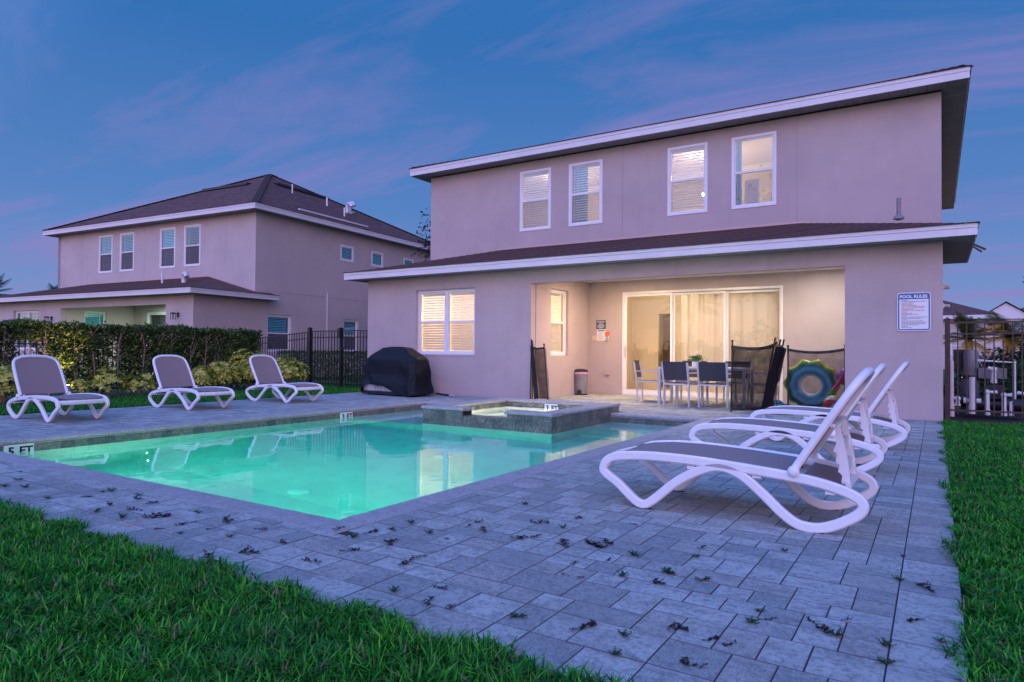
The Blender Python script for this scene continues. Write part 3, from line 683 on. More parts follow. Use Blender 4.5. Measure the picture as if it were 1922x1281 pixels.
    for i in range(3):
        a, b = xs[i], xs[i+1]; y = BY+.02+.04*(i if i < 3 else 0); p_ = MB(); sw_ = .05
        p_.box(a, b, y, y+.034, .042, .042+.09); p_.box(a, b, y, y+.034, z1-.05-.06, z1-.052); p_.box(a, a+sw_, y, y+.034, .132, z1-.11); p_.box(b-sw_, b, y, y+.034, .132, z1-.11)
        pn = p_.build('sliding_door', M['vinyl'], H); MB().box(a+sw_, b-sw_, y+.014, y+.02, .132, z1-.11).build('glass_pane', M['glass_door'] if own else M['glass_dark'], pn)
        if i == 0:
            h = MB(); h.tube([(a+.025, y-.003, .92), (a+.025, y-.045, .94), (a+.025, y-.045, 1.14), (a+.025, y-.003, 1.16)], .009, 8); h.box(a+.01, a+.04, y-.008, y-.001, .90, 1.18); h.build('handle', M['alu'], pn, smooth=True)
    # lower roof: hipped lean-to
    ez = 2.95; sl = .262; E_ = .40; ft = 2.78
    top = ez+(UY+E_)*sl; kx = (UY+E_)
    A = (WL-E_, -E_, ez); B_ = (E_, -E_, ez); C_ = (E_-kx, UY, top); D2 = (WL-E_+kx, UY, top)
    quads = []
    shingle_steps(quads, A, B_, C_, D2, 21)
    ry = 3.15
    quads += [[(E_, -E_, ez), (E_, ry, ez), (E_-kx, ry, top), (E_-kx, UY, top)], [(WL-E_, ry, ez), A, D2, (WL-E_+kx, ry, top)]]
    build_roof('lower_roof', [[tuple(v) for v in q_] for q_ in quads], H)
    # flashing along the wall
    MB().box(WL-E_+kx, E_-kx, UY-.012, UY, top+.004, top+.05).build('flashing', M['flash'], H)
    for (xa, za, xb, zb_) in ((E_-kx, top, -.0, ez+(E_)*sl+.0), (WL-E_+kx, top, WL, ez+E_*sl)):
        MB().bar((xa, UY-.006, za+.03), (xb, UY-.006, zb_+.03), .01, .05).build('flashing', M['flash'], H)
    def fascia(x0, x1, y0, y1, z0, z1, open_sides=()):
        mid = z0+(z1-z0)*.62; tt = .022
        for nm, (a, b, c, d) in dict(f=(x0, x1, y0-tt, y0), r=(x1, x1+tt, y0-tt, y1), l=(x0-tt, x0, y0-tt, y1), b=(x0, x1, y1, y1+tt)).items():
            if nm in open_sides: continue
            long = b-a if nm in 'fb' else d-c; cuts = [0, .38, .72, 1] if long > 8 else [0, 1]
            for u0, u1 in zip(cuts[:-1], cuts[1:]):
                bb = (a+(b-a)*u0+(.0012 if u0 else 0), a+(b-a)*u1, c, d) if nm in 'fb' else (a, b, c+(d-c)*u0, c+(d-c)*u1)
                g_ = MB(); g_.box(*bb, z0, mid); e_ = .008
                g_.box(bb[0]-(e_ if nm in 'l' else 0), bb[1]+(e_ if nm in 'r' else 0), bb[2]-(e_ if nm in 'f' else 0), bb[3]+(e_ if nm in 'b' else 0), mid+.004, z1)
                g_.build('fascia_board', M['trim'], H)
            q_ = MB(); e_ = .03; q_.box(a-(e_ if nm in 'lfb' else 0), b+(e_ if nm in 'rfb' else 0), c-(e_ if nm in 'flr' else 0), d+(e_ if nm in 'b' else 0), z1+.001, z1+.014)
            q_.build('drip_edge', M['dark_shingle'], H)
    def soffit(x0, x1, y0, y1, z, inner):
        """panels across the eave strips; inner=(x0,x1,y0,y1) wall footprint"""
        a, b, c, d = inner; n = int((x1-x0)/.305); wv = (x1-x0)/n
        if own:
            key = round(wv, 4)
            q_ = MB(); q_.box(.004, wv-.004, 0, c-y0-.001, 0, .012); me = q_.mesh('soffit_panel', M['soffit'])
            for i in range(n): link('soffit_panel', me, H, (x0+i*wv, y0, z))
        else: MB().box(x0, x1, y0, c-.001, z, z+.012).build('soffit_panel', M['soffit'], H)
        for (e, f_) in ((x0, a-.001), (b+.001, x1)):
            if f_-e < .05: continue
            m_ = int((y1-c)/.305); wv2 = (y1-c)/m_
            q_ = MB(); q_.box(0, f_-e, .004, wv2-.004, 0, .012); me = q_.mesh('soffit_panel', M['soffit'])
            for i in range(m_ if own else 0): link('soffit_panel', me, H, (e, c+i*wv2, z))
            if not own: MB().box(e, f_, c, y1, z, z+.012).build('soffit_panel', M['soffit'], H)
        MB().box(x0, x1, y0, y1, z+.02, z+.03).build('soffit_backing', M['dark'], H) if False else None
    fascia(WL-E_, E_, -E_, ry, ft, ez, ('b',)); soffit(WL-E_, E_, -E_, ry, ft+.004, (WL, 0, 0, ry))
    MB().box(.001, E_+.02, ry-.02, ry, ft, ez+.02).build('fascia_board', M['trim'], H); MB().box(WL-E_, WL-.001, ry-.02, ry, ft, ez+.02).build('fascia_board', M['trim'], H)
    # upper roof
    uz1 = 6.14+dz; uz0 = 5.945+dz; y0 = UY-E_; y1 = DEP+th+E_; x0 = WL-E_; x1 = E_; hw = (x1-x0)/2; s2 = .335 if own else .50
    pk1 = (x0+hw, y0+hw, uz1+hw*s2); pk2 = (x0+hw, max(y1-hw, y0+hw+.3), uz1+hw*s2)
    rq = [[(x0, y0, uz1), (x1, y0, uz1), pk1], [(x1, y0, uz1), (x1, y1, uz1), pk2, pk1], [(x1, y1, uz1), (x0, y1, uz1), pk2], [(x0, y1, uz1), (x0, y0, uz1), pk1, pk2]]
    build_roof('upper_roof', rq, H)
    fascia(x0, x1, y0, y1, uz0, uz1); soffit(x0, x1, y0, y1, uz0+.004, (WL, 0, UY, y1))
    # hip caps
    for p, q_ in (((x1, y0, uz1), pk1), ((x0, y0, uz1), pk1), (pk1, pk2), ((x1, y1, uz1), pk2)):
        p, q_ = Vector(p), Vector(q_); n = int((q_-p).length/.2); c_ = MB()
        for i in range(n):
            a = p.lerp(q_, i/n); b = p.lerp(q_, (i+1.25)/n); c_.bar(a+Vector((0, 0, .028)), b+Vector((0, 0, .010)), .24, .014)
        c_.build('hip_cap', M['dark_shingle'], H)
    if not own:
        # off-ridge vents: long dark strips near the peak
        for (pa, pb, fc, dn) in (((-8.2, .0), (-4.9, .0), 'f', 4.1), ((0, 6.6), (0, 12.2), 's', 4.3)):
            if fc == 'f': a = Vector((-7.9, y0+4.4, uz1+4.4*s2+.02)); b = Vector((-5.0, y0+4.4, uz1+4.4*s2+.02))
            else: a = Vector((x1-4.5, y0+5.0, uz1+4.5*s2+.02)); b = Vector((x1-4.5, y0+8.2, uz1+4.5*s2+.02))
            MB().bar(a, b, .34, .10).build('ridge_vent', M['black'], H)
        def onroof(d_, y): return (x1-d_, y, uz1+d_*s2)
        for (d_, y) in ((2.9, 10.1), (2.55, 9.55)):
            c_ = MB(); b0 = Vector(onroof(d_, y)); c_.tube([b0, b0+Vector((0, 0, .28)), b0+Vector((.06, 0, .40)), b0+Vector((.14, 0, .43)), b0+Vector((.24, 0, .36)), b0+Vector((.26, 0, .26))], [.09]*4+[.10, .10], 12)
            c_.box(b0.x-.16, b0.x+.16, b0.y-.15, b0.y+.15, b0.z-.05, b0.z+.03); c_.build('gooseneck_vent', M['alu'], H, smooth=True)
        for (d_, y, r) in ((3.6, 7.2, .03), (2.9, 8.6, .04), (1.6, 8.3, .035)):
            b0 = onroof(d_, y); MB().lathe([(r, -.1), (r, .38)], 10, b0).build('vent_pipe', M['pvc'], H, smooth=True)
        MB().bar((x1-.55, 4.6, uz1+.55*s2+.03), (x1-.55, 8.6, uz1+.55*s2+.03), .10, .06).build('rain_diverter', M['trim'], H)
        b0 = Vector((-1.7, .9, ez+1.3*sl)); c_ = MB(); c_.tube([b0, b0+Vector((0, 0, .22)), b0+Vector((.05, -.03, .31)), b0+Vector((.18, -.06, .3)), b0+Vector((.25, -.08, .18))], .085, 12); c_.build('gooseneck_vent', M['alu'], H, smooth=True)
        b0 = (-3.3, 1.2, ez+1.6*sl); MB().lathe([(.035, -.1), (.035, .42)], 10, b0).build('vent_pipe', M['pvc'], H, smooth=True)
        # wall lanterns
        for x in (-.72, -7.95):
            c_ = MB(); c_.box(x-.05, x+.05, -.03, -.001, 2.05, 2.20); c_.box(x-.02, x+.02, -.18, -.03, 2.15, 2.17); c_.prism([(x-.07, 2.14), (x+.07, 2.14), (x+.02, 2.19), (x-.02, 2.19)], -.26, -.12, 'y')
            for sx in (-.05, .05):
                for sy in (-.24, -.14): c_.box(x+sx-.006, x+sx+.006, sy-.006, sy+.006, 1.96, 2.14)
            lt_ = c_.build('wall_lantern', M['black_metal'], H)
    else:
        b0 = (-.66, 1.75, ez+2.15*sl); q_ = MB(); q_.lathe([(.09, -.03), (.09, .0), (.045, .05), (.038, .06)], 14, b0); q_.lathe([(.036, -.05), (.036, .36), (.03, .36), (.03, .1)], 14, b0); q_.build('vent_pipe', M['grey_plastic'], H, smooth=True)
        for (y, z_, r) in ((3.3, 2.35, .045), (3.9, 2.02, .03)):
            q_ = MB(); q_.box(.001, .05, y-.05, y+.05, z_-.05, z_+.05); q_.tube([(.05, y, z_), (.14, y-.03, z_-.01)], r, 10); q_.build('security_light', M['pvc'], H)
        q_ = MB(); q_.tube([(.02, 3.6, 3.0), (.42, 3.55, 3.22), (.66, 3.5, 3.02)], .018, 8); q_.bar((.40, 3.55, 3.26), (.72, 3.5, 3.06), .03, .04); q_.build('dish_arm', M['brown_metal'], H)
    return H
def screen_mat(op=.38):
    mt = D.materials.new('insect_screen'); mt.use_nodes = True; t_ = NT(mt.node_tree); mt.node_tree.nodes.clear()
    a = t_.n('ShaderNodeBsdfTransparent'); b = t_.n('ShaderNodeBsdfDiffuse'); b.inputs[0].default_value = (.16, .13, .15, 1); mx = t_.n('ShaderNodeMixShader'); mx.inputs[0].default_value = op
    t_.l(a.outputs[0], mx.inputs[1]); t_.l(b.outputs[0], mx.inputs[2]); o = t_.n('ShaderNodeOutputMaterial'); t_.l(mx.outputs[0], o.inputs[0]); return mt
M['flash'] = mat('pink_beige_flashing', (.52, .36, .33), .5)
M['dark_shingle'] = mat('dark_shingle_edge', (.035, .03, .034), .9, dark=(.05, .04, .045), scale=20)
M['joint_line'] = mat('joint_line', (.30, .24, .24), .9)
M['blind_sky'] = mat('sky_cyan_blind', (.55, .92, .95), .6)  # cyan put into the blinds' colour, standing in for the sky's reflection
M['screen'] = screen_mat(); M['screen_thin'] = screen_mat(.16)
H1 = house('two-storey stucco house with lit windows and covered patio behind the pool', 'house', (.09, 12.22), 0, True)
H2 = house('neighbouring two-storey stucco house with dark hipped roof beyond the hedge', 'house', (-20.0, 12.45), math.radians(4.9), False)
# neighbour's lit patio
area('patio_light', (-4.4, 1.5, 2.70), (0, 0, -1), .25, 150, (.78, 1.0, .86), par=H2)
MB().lathe([(.001, 0), (.10, 0), (.11, .03)], 16, (-4.4, 1.5, 2.712)).build('ceiling_lamp', emit('patio_lens', (.85, 1, .9), 3), H2)

# ---------------------------------------------------------------- inside the house: rooms seen through the glass
def room(x0, x1, y0, y1, z0, z1, name='room_wall', right=True):
    q = MB(); t = .02
    q.box(x0, x1, y1, y1+t, z0, z1); q.box(x0-t, x0, y0, y1, z0, z1)
    if right: q.box(x1, x1+t, y0, y1, z0, z1)
    q.box(x0, x1, y0, y1, z1, z1+t); q.box(x0, x1, y0, y1, z0-t, z0)
    return q.build(name, M['room'], H1)
room(-11.95, -.25, 2.66, 5.2, 3.75, 5.80)
room(-11.95, -7.56, .22, 3.6, .03, 2.70, right=False)
# living room with a hallway wall and a louvred door at its end
room(-7.3, -1.0, 2.95, 8.2, .005, 2.66)
q = MB()
holes_wall(q, -7.3, -5.0, .005, 2.66, 5.6, 5.7, [(-6.62, -6.12, .006, 2.10)]); q.build('room_wall', M['room'], H1)
MB().box(-5.0, -4.95, 4.2, 5.7, .005, 2.66).build('room_wall', M['room'], H1)
q = MB()
for i in range(34): q.box(-6.70, -6.30, 6.33, 6.36, .95+i*.03, .95+i*.03+.018)
q.box(-6.74, -6.26, 6.36, 6.38, .4, 2.06); q.build('louvred_door', M['louvre'] if 'louvre' in M else mat('louvre', (.16, .12, .09), .7), H1)
# translucent curtain behind the two right-hand panels
q = MB(); n = 220; xs = np.linspace(-5.12, -2.86, n)
top_ = [(x, 3.06+.022*math.sin(x*21)+.012*math.sin(x*53+1), 2.42) for x in xs]; bot_ = [(x, 3.06+.03*math.sin(x*21+.3)+.012*math.sin(x*50), .05) for x in xs]
q.add(top_+bot_, [(i, i+1, n+i+1, n+i) for i in range(n-1)])
q.build('curtain', M['curtain'], H1, smooth='all', fix=False)
M['drape'] = translucent('blue_drape', (.10, .30, .46), .4)
for (xa, xb, nm) in ((-7.74, -7.36, 0), (-3.78, -3.66, 1)):
    q = MB(); n = 40; xs = np.linspace(xa, xb, n); tp = [(x, 2.66+.012*math.sin(x*60), 5.66) for x in xs]; bt = [(x, 2.66+.016*math.sin(x*60), 4.14) for x in xs]
    q.add(tp+bt, [(i, i+1, n+i+1, n+i) for i in range(n-1)]); q.build('drape', M['drape'], H1, smooth='all', fix=False)
bulb = emit('bulb', (1, .85, .62), 180)
for i, (x, y, z_, p, r) in enumerate(((-5.75, 3.9, 2.5, 42, .06), (-3.9, 4.6, 2.3, 20, .1), (-6.35, 6.1, 2.4, 10, .05), (-9.25, 2.0, 2.05, 125, .06), (-10.2, 2.2, 1.9, 105, .06))):
    point('room_lamp', (x, y, z_), p, (1, .82, .60), r, H1)
MB().sphere((-9.30, 1.4, 1.84), .045, 10).build('bulb', bulb, H1, smooth='all')
MB().sphere((-5.45, 3.6, 2.58), .035, 10).build('bulb', bulb, H1, smooth='all')
MB().sphere((-4.78, 3.6, 4.80), .035, 10).build('bulb', bulb, H1, smooth='all')
for (x, p) in ((-8.7, 30), (-6.9, 16), (-4.8, 40), (-2.6, 8)): point('room_lamp', (x, 3.7, 5.35), p, (1, .88, .78), .08, H1)
# framed picture & dresser seen in the right-hand upstairs window
q = MB(); q.box(-3.72, -3.42, 3.2, 3.22, 4.22, 4.92); o = q.build('picture_frame', M['vinyl'], H1)
# patio ceiling lamps (recessed) - warm on the left, white on the right
for (x, y, p, c) in ((-6.0, 1.3, 85, (1, .70, .47)), (-1.95, 1.7, 36, (.98, .95, .93)), (-4.0, 1.3, 60, (1, .76, .55))):
    area('patio_light', (x, y, 2.728), (0, 0, -1), .13, p, c, par=H1)
    q = MB(); q.lathe([(.001, 0), (.07, 0), (.072, .01)], 20, (x, y, 2.733)); q.build('recessed_lamp', emit('downlight', c, 8), H1)
    q = MB(); q.lathe([(.075, .0), (.095, -.004), (.097, .008), (.075, .008)], 20, (x, y, 2.737)); q.build('lamp_trim', M['vinyl'], H1)
# ---------------------------------------------------------------- sun loungers
PROF = [(.02, .235), (.045, .290), (.12, .325), (.30, .345), (.53, .347), (.85, .334), (1.21, .305), (1.36, .285), (1.50, .25), (1.575, .21), (1.585, .16), (1.53, .105), (1.40, .036), (1.28, .026),
        (1.18, .075), (1.04, .20), (.92, .29), (.80, .322), (.68, .288), (.53, .20), (.38, .07), (.31, .028), (.245, .05), (.13, .145), (.045, .20)]
def ribbon(mb, pts, w_, h_, closed=True):
    """flat bar section swept in the xz plane: w_ across y, h_ in plane, softly rounded"""
    N = len(pts); rings = []; c_ = .009
    for i in range(N):
        d = (pts[(i+1) % N]-pts[i-1]) if closed else (pts[min(i+1, N-1)]-pts[max(i-1, 0)])
        d.normalize(); n = Vector((-d.z, 0, d.x)); yv = Vector((0, 1, 0)); r = []
        for a, b in ((-1, -.5), (-.55, -1), (.55, -1), (1, -.5), (1, .5), (.55, 1), (-.55, 1), (-1, .5)):
            aa = a*w_/2 if abs(a) == 1 else (w_/2-c_)*math.copysign(1, a); bb = b*h_/2 if abs(b) == 1 else (h_/2-c_)*math.copysign(1, b)
            r.append(pts[i] + yv*aa + n*bb)
        rings.append(r)
    mb.loft(rings, closed=closed)
def make_lounger(loc, rz, label):
    t = thing('sun_lounger', label, 'sun lounger', loc, rz, 'white sun loungers round the pool')
    pts = catmull([(x, 0, z_) for x, z_ in PROF], 6)
    q = MB(); ribbon(q, pts, .044, .057); fr = q.mesh('side_frame', M['white'], True)
    HW = .335
    for s in (-1, 1): link('side_frame', fr, t, (0, s*HW, 0))
    for s in (-1, 1):
        for x in (.31, 1.34): MB().box(x-.05, x+.05, s*HW-.018, s*HW+.018, 0, .006).build('foot_pad', M['black'], t)
    # curved cross-bar at the foot end
    q = MB(); rings = []
    for i in range(17):
        y = -HW+2*HW*i/16; bul = .055*(1-(y/HW)**2); x = .055-bul; r = []
        for a, b in ((-1, -.4), (-.5, -1), (.5, -1), (1, -.4), (1, .4), (.5, 1), (-.5, 1), (-1, .4)): r.append((x+a*.018, y, .285+b*.032))
        rings.append(r)
    q.loft(rings); q.build('foot_rail', M['white'], t, smooth='all')
    for x, z_ in ((.62, .30), (1.02, .285), (1.42, .235)): MB().bar((x, -HW, z_), (x, HW, z_), .05, .022).build('cross_bar', M['white'], t)
    for y in (-.16, .16): MB().tube([(.14, y, .298), (.62, y*1.05, .315), (1.2, y, .288)], .008, 6).build('tension_rod', M['black'], t)
    def sheet(xs, zf, hw, name, dip=.012):
        q = MB(); ny = 9; vs = []; fs = []
        for sgn in (0, -.003):
            for x in xs:
                for j in range(ny):
                    y = -hw(x)+2*hw(x)*j/(ny-1); vs.append((x, y, zf(x)-dip*(1-(y/hw(x))**2)+sgn))
        nx_ = len(xs); off = nx_*ny
        for i in range(nx_-1):
            for j in range(ny-1):
                a = i*ny+j; fs.append((a, a+ny, a+ny+1, a+1)); fs.append((off+a, off+a+1, off+a+ny+1, off+a+ny))
        for j in range(ny-1):
            fs.append((j, j+1, off+j+1, off+j)); a = (nx_-1)*ny+j; fs.append((a+1, a, off+a, off+a+1))
        q.add(vs, fs); return q.build(name, M['sling'], t, smooth='all', fix=False)
    def rail(x):
        P_ = [(.0, .33), (.12, .352), (.30, .370), (.53, .372), (.85, .359), (1.21, .330), (1.36, .310), (1.52, .262)]
        return float(np.interp(x, [p[0] for p in P_], [p[1] for p in P_]))
    sheet(np.linspace(.06, 1.20, 16), lambda x: rail(x)-.006, lambda x: .312-.05*max(0, (.14-x)/.14)**1.5*3, 'seat_sling')
    sheet(np.linspace(1.25, 1.50, 5), lambda x: rail(x)-.02, lambda x: .305, 'rear_sling')
    # backrest
    pv = Vector((1.235, 0, .335)); a = math.radians(56); L = .66; ux = Vector((math.cos(a), 0, math.sin(a))); un = Vector((-math.sin(a), 0, math.cos(a)))
    def B(u, y, n=0): return pv + ux*u + Vector((0, y, 0)) + un*n
    hw = .322; prof = [(0, -hw), (.25, -hw-.002), (.50, -hw+.006), (.61, -hw+.035), (.665, -hw+.12), (.685, -.10), (.688, 0)]
    path = prof + [(u_2, -y) for u_2, y in prof[-2::-1]]
    cp = catmull([B(u_2, y, .012 + .02*math.sin(u_2*2.2)) for u_2, y in path], 5, closed=False)
    q = MB(); rings = []
    for i in range(len(cp)):
        d = (cp[min(i+1, len(cp)-1)]-cp[max(i-1, 0)]).normalized(); s_ = d.cross(un).normalized(); r = []
        for p_, w2 in ((-1, -.5), (-.5, -1), (.5, -1), (1, -.5), (1, .5), (.5, 1), (-.5, 1), (-1, .5)): r.append(cp[i]+s_*(p_*.021)+un*(w2*.022))
        rings.append(r)
    q.loft(rings); q.build('back_frame', M['white'], t, smooth=True)
    q = MB(); vs = []; fs = []; nu, nv = 14, 9
    for k in (0, -.004):
        for i in range(nu):
            uu = .02+.65*i/(nu-1); ww_ = hw-.012-(.0 if uu < .5 else .10*((uu-.5)/.17)**2.2)
            for j in range(nv):
                y = -ww_+2*ww_*j/(nv-1); vs.append(B(uu, y, .022+.02*math.sin(uu*2.2)-.012*(1-(y/ww_)**2)+k))
    for i in range(nu-1):
        for j in range(nv-1):
            b0 = i*nv+j; fs.append((b0, b0+nv, b0+nv+1, b0+1)); c0 = b0+nu*nv; fs.append((c0, c0+1, c0+nv+1, c0+nv))
    q.add(vs, fs); q.build('back_sling', M['sling'], t, smooth='all', fix=False)
    for s in (-1, 1):
        q = MB(); q.sphere((pv.x-.005, s*(HW+.022), pv.z+.004), .034, 16, (1, .8, 1)); q.build('hinge_knob', M['white'], t, smooth='all')
        # toothed support arm
        A_ = B(.34, s*.17, -.02); E_ = Vector((1.50, s*.17, .262)); d = (E_-A_).normalized(); n = Vector((-d.z, 0, d.x)); Ln = (E_-A_).length
        top_ = []; bot_ = []; K = 26
        for i in range(K+1):
            f_2 = i/K; tooth = .0
            if f_2 > .30: ph = ((f_2-.30)/.70*4) % 1; tooth = .030*(ph if ph < .75 else (1-ph)*3)
            top_.append(A_+d*Ln*f_2+n*(-.014-.014*math.sin(PI*f_2)-tooth)); bot_.append(A_+d*Ln*f_2+n*(.010+.010*math.sin(PI*f_2)))
        poly = [(p.x, p.z) for p in top_]+[(p.x, p.z) for p in bot_[::-1]]
        q = MB(); q.prism(poly, s*.17-.009, s*.17+.009, 'y'); q.build('support_arm', M['white'], t)
    q = MB(); q.bar(B(.34, -.30, -.004), B(.34, .30, -.004), .03, .02); q.bar((1.50, -.20, .262), (1.50, .20, .262), .03, .03)
    for f_2 in (.35, .72):
        A_ = B(.34, 0, -.02); E_ = Vector((1.50, 0, .262)); c = A_.lerp(E_, f_2); q.bar(c+Vector((0, -.165, 0)), c+Vector((0, .165, 0)), .06, .012, up=(1, 0, 0))
    q.build('support_yoke', M['white'], t)
    return t
L0 = make_lounger((-1.93, 4.51, 0), 0, 'nearest white sun lounger on the pavers, taupe sling, backrest raised')
copy_tree(L0, (-1.985, 6.62, 0), math.radians(.6), 'white sun lounger between the nearest one and the one beside the house wall')
copy_tree(L0, (-1.87, 8.57, 0), math.radians(-.8), 'white sun lounger closest to the POOL RULES wall, farthest of the right-hand three')
LL = []
LL.append(copy_tree(L0, (-9.96, 4.62, 0), math.radians(180.8), 'leftmost white sun lounger, in front of the lit spotlight and hedge'))
LL.append(copy_tree(L0, (-10.19, 6.79, 0), math.radians(179.4), 'middle white sun lounger on the far side of the pool'))
LL.append(copy_tree(L0, (-10.18, 8.76, 0), math.radians(180.3), 'white sun lounger nearest the covered grill, in front of the big yellow-green shrub'))
for o in LL: o.scale = (.94, .95, .97)

# ---------------------------------------------------------------- dining set
T_ = thing('dining_table', 'long white outdoor dining table under the patio roof', 'table', (-3.82, 13.10, 0), math.radians(2))
tw, td = 1.66, .86
q = MB(); q.box(-tw/2, tw/2, -td/2, -td/2+.05, .70, .74); q.box(-tw/2, tw/2, td/2-.05, td/2, .70, .74); q.box(-tw/2, -tw/2+.05, -td/2+.05, td/2-.05, .70, .74); q.box(tw/2-.05, tw/2, -td/2+.05, td/2-.05, .70, .74)
q.build('table_frame', M['alu'], T_)
sl_ = MB().box(0, .085, -td/2+.052, td/2-.052, .722, .738).mesh('slat', M['alu'])
for i in range(17): link('slat', sl_, T_, (-tw/2+.056+i*.0915, 0, 0))
lg = MB().box(-.025, .025, -.025, .025, 0, .70).mesh('leg', M['alu'])
for sx in (-1, 1):
    for sy in (-1, 1): link('leg', lg, T_, (sx*(tw/2-.026), sy*(td/2-.026), 0))
def make_chair(loc, rz, label):
    """faces local -x -> seat opens toward +y (front is +y)"""
    t = thing('dining_chair', label, 'chair', loc, rz, 'grey patio dining chairs'); w2 = .27; d = .46
    for s in (-1, 1):
        q = MB(); q.bar((s*w2, -.02, 0), (s*w2, -.03, .44), .026, .034, up=(1, 0, 0)); q.bar((s*w2, -.03, .44), (s*w2, -.10, .84), .026, .034, up=(1, 0, 0)); q.build('rear_post', M['alu'], t)
        q = MB(); q.bar((s*w2, d, 0), (s*w2, d-.02, .63), .026, .034, up=(1, 0, 0)); q.build('front_leg', M['alu'], t)
        q = MB(); q.bar((s*w2, -.055, .635), (s*w2, d+.02, .645), .045, .018); q.build('armrest', M['alu'], t)
    q = MB(); q.bar((-w2, -.025, .42), (-w2, d-.02, .43), .024, .03); q.bar((w2, -.025, .42), (w2, d-.02, .43), .024, .03); q.bar((-w2, d-.02, .43), (w2, d-.02, .43), .024, .03); q.bar((-w2, -.03, .42), (w2, -.03, .42), .024, .03); q.build('seat_frame', M['alu'], t)
    MB().box(-w2+.014, w2-.014, .0, d-.04, .428, .438).build('seat', M['weave'], t)
    q = MB(); a0 = Vector((0, -.040, .50)); a1 = Vector((0, -.096, .835)); n = 7; vs = []
    for k in (0, .006):
        for i in range(n):
            p = a0.lerp(a1, i/(n-1))
            for j in range(7): x = (-w2+.012)+(2*w2-.024)*j/6; vs.append((x, p.y-k-.018*(1-(x/w2)**2), p.z))
    fs = []
    for i in range(n-1):
        for j in range(6):
            b0 = i*7+j; fs.append((b0, b0+1, b0+8, b0+7)); c0 = b0+49; fs.append((c0, c0+7, c0+8, c0+1))
    q.add(vs, fs); q.build('backrest', M['weave'], t, smooth='all', fix=False)
    MB().bar((-w2, -.098, .842), (w2, -.098, .842), .02, .02).build('top_rail', M['weave'], t)
    return t
c0 = make_chair((-4.17, 12.42, 0), math.radians(-13), 'dark-backed patio chair with its back to the pool, left of the pair')
copy_tree(c0, (-3.50, 12.50, 0), math.radians(-3), 'dark-backed patio chair with its back to the pool, right one of the pair')
copy_tree(c0, (-5.25, 13.32, 0), math.radians(-80), 'patio chair at the left end of the table, in front of the sliding door')
copy_tree(c0, (-4.33, 13.98, 0), math.radians(186), 'patio chair on the door side of the table, behind the potted plant')
copy_tree(c0, (-3.45, 14.02, 0), math.radians(178), 'patio chair on the door side of the table, half behind the mesh fence')
copy_tree(c0, (-2.55, 13.25, 0), math.radians(95), 'patio chair at the right end of the table, seen through the black mesh')
# potted plant
pp = thing('potted_plant', 'small leafy plant in a white pot on the dining table', 'potted plant', (-4.02, 13.12, .741))
q = MB(); q.lathe([(.055, 0), (.075, .02), (.082, .11), (.074, .11), (.068, .095), (.001, .095)], 20); q.build('pot', M['vinyl'], pp, smooth=True)
def leaf_cloud(name, par, pts, size, m_, up=.5, seed=1, aspect=.45, fold=.25):
    """individual leaves (two bent quads each) at pts (n,3) with random headings"""
    r = np.random.default_rng(seed); n = len(pts); L = size*(.6+.8*r.random(n))
    d = r.normal(size=(n, 3)); d[:, 2] = d[:, 2]*.6+up; d /= np.linalg.norm(d, axis=1)[:, None]
    s = np.cross(d, r.normal(size=(n, 3))); s /= np.linalg.norm(s, axis=1)[:, None]; nn = np.cross(d, s)
    W_ = (L*aspect)[:, None]; L = L[:, None]; P0 = pts; P3 = pts+d*L; PM = pts+d*L*.5
    a = PM+s*W_*.5+nn*W_*fold; b = PM-s*W_*.5+nn*W_*fold
    V = np.stack([P0, a, P3, b], 1).reshape(-1, 3); idx = np.arange(n)[:, None]*4
    F = np.concatenate([idx+0, idx+1, idx+2, idx+0, idx+2, idx+3], 1).ravel()
    tint = np.repeat(r.random(n), 4)
    me = np_mesh(name, V, F, np.full(2*n, 3), m_, tint); o = D.objects.new(name, me); COL.objects.link(o)
    if par: o.parent = par
    return o
def leaf_mat(name, cols, rough=.5, tr=.3):
    mt, t_, p = new_mat(name); at = t_.n('ShaderNodeAttribute', attribute_name='tint')
    k = len(cols); st = [(i/(k-1), c) for i, c in enumerate(cols)]
    t_.l(t_.ramp(at.outputs['Fac'], st), p.inputs['Base Color']); p.inputs['Roughness'].default_value = rough; p.inputs['Specular IOR Level'].default_value = .4
    tb = t_.n('ShaderNodeBsdfTranslucent'); t_.l(t_.ramp(at.outputs['Fac'], st), tb.inputs[0]); mx = t_.n('ShaderNodeMixShader'); mx.inputs[0].default_value = tr
    o = mt.node_tree.nodes['Material Output']; t_.l(p.outputs[0], mx.inputs[1]); t_.l(tb.outputs[0], mx.inputs[2]); t_.l(mx.outputs[0], o.inputs[0]); return mt
M['leaf_mid'] = leaf_mat('leaf_mid', [(.02, .07, .02), (.05, .14, .03), (.09, .20, .05)])
r = np.random.default_rng(3); pts = r.normal(size=(150, 3))*[.065, .065, .035]+[0, 0, .15]
tag(leaf_cloud('foliage', pp, pts, .06, M['leaf_mid'], .7, 4), kind='stuff')

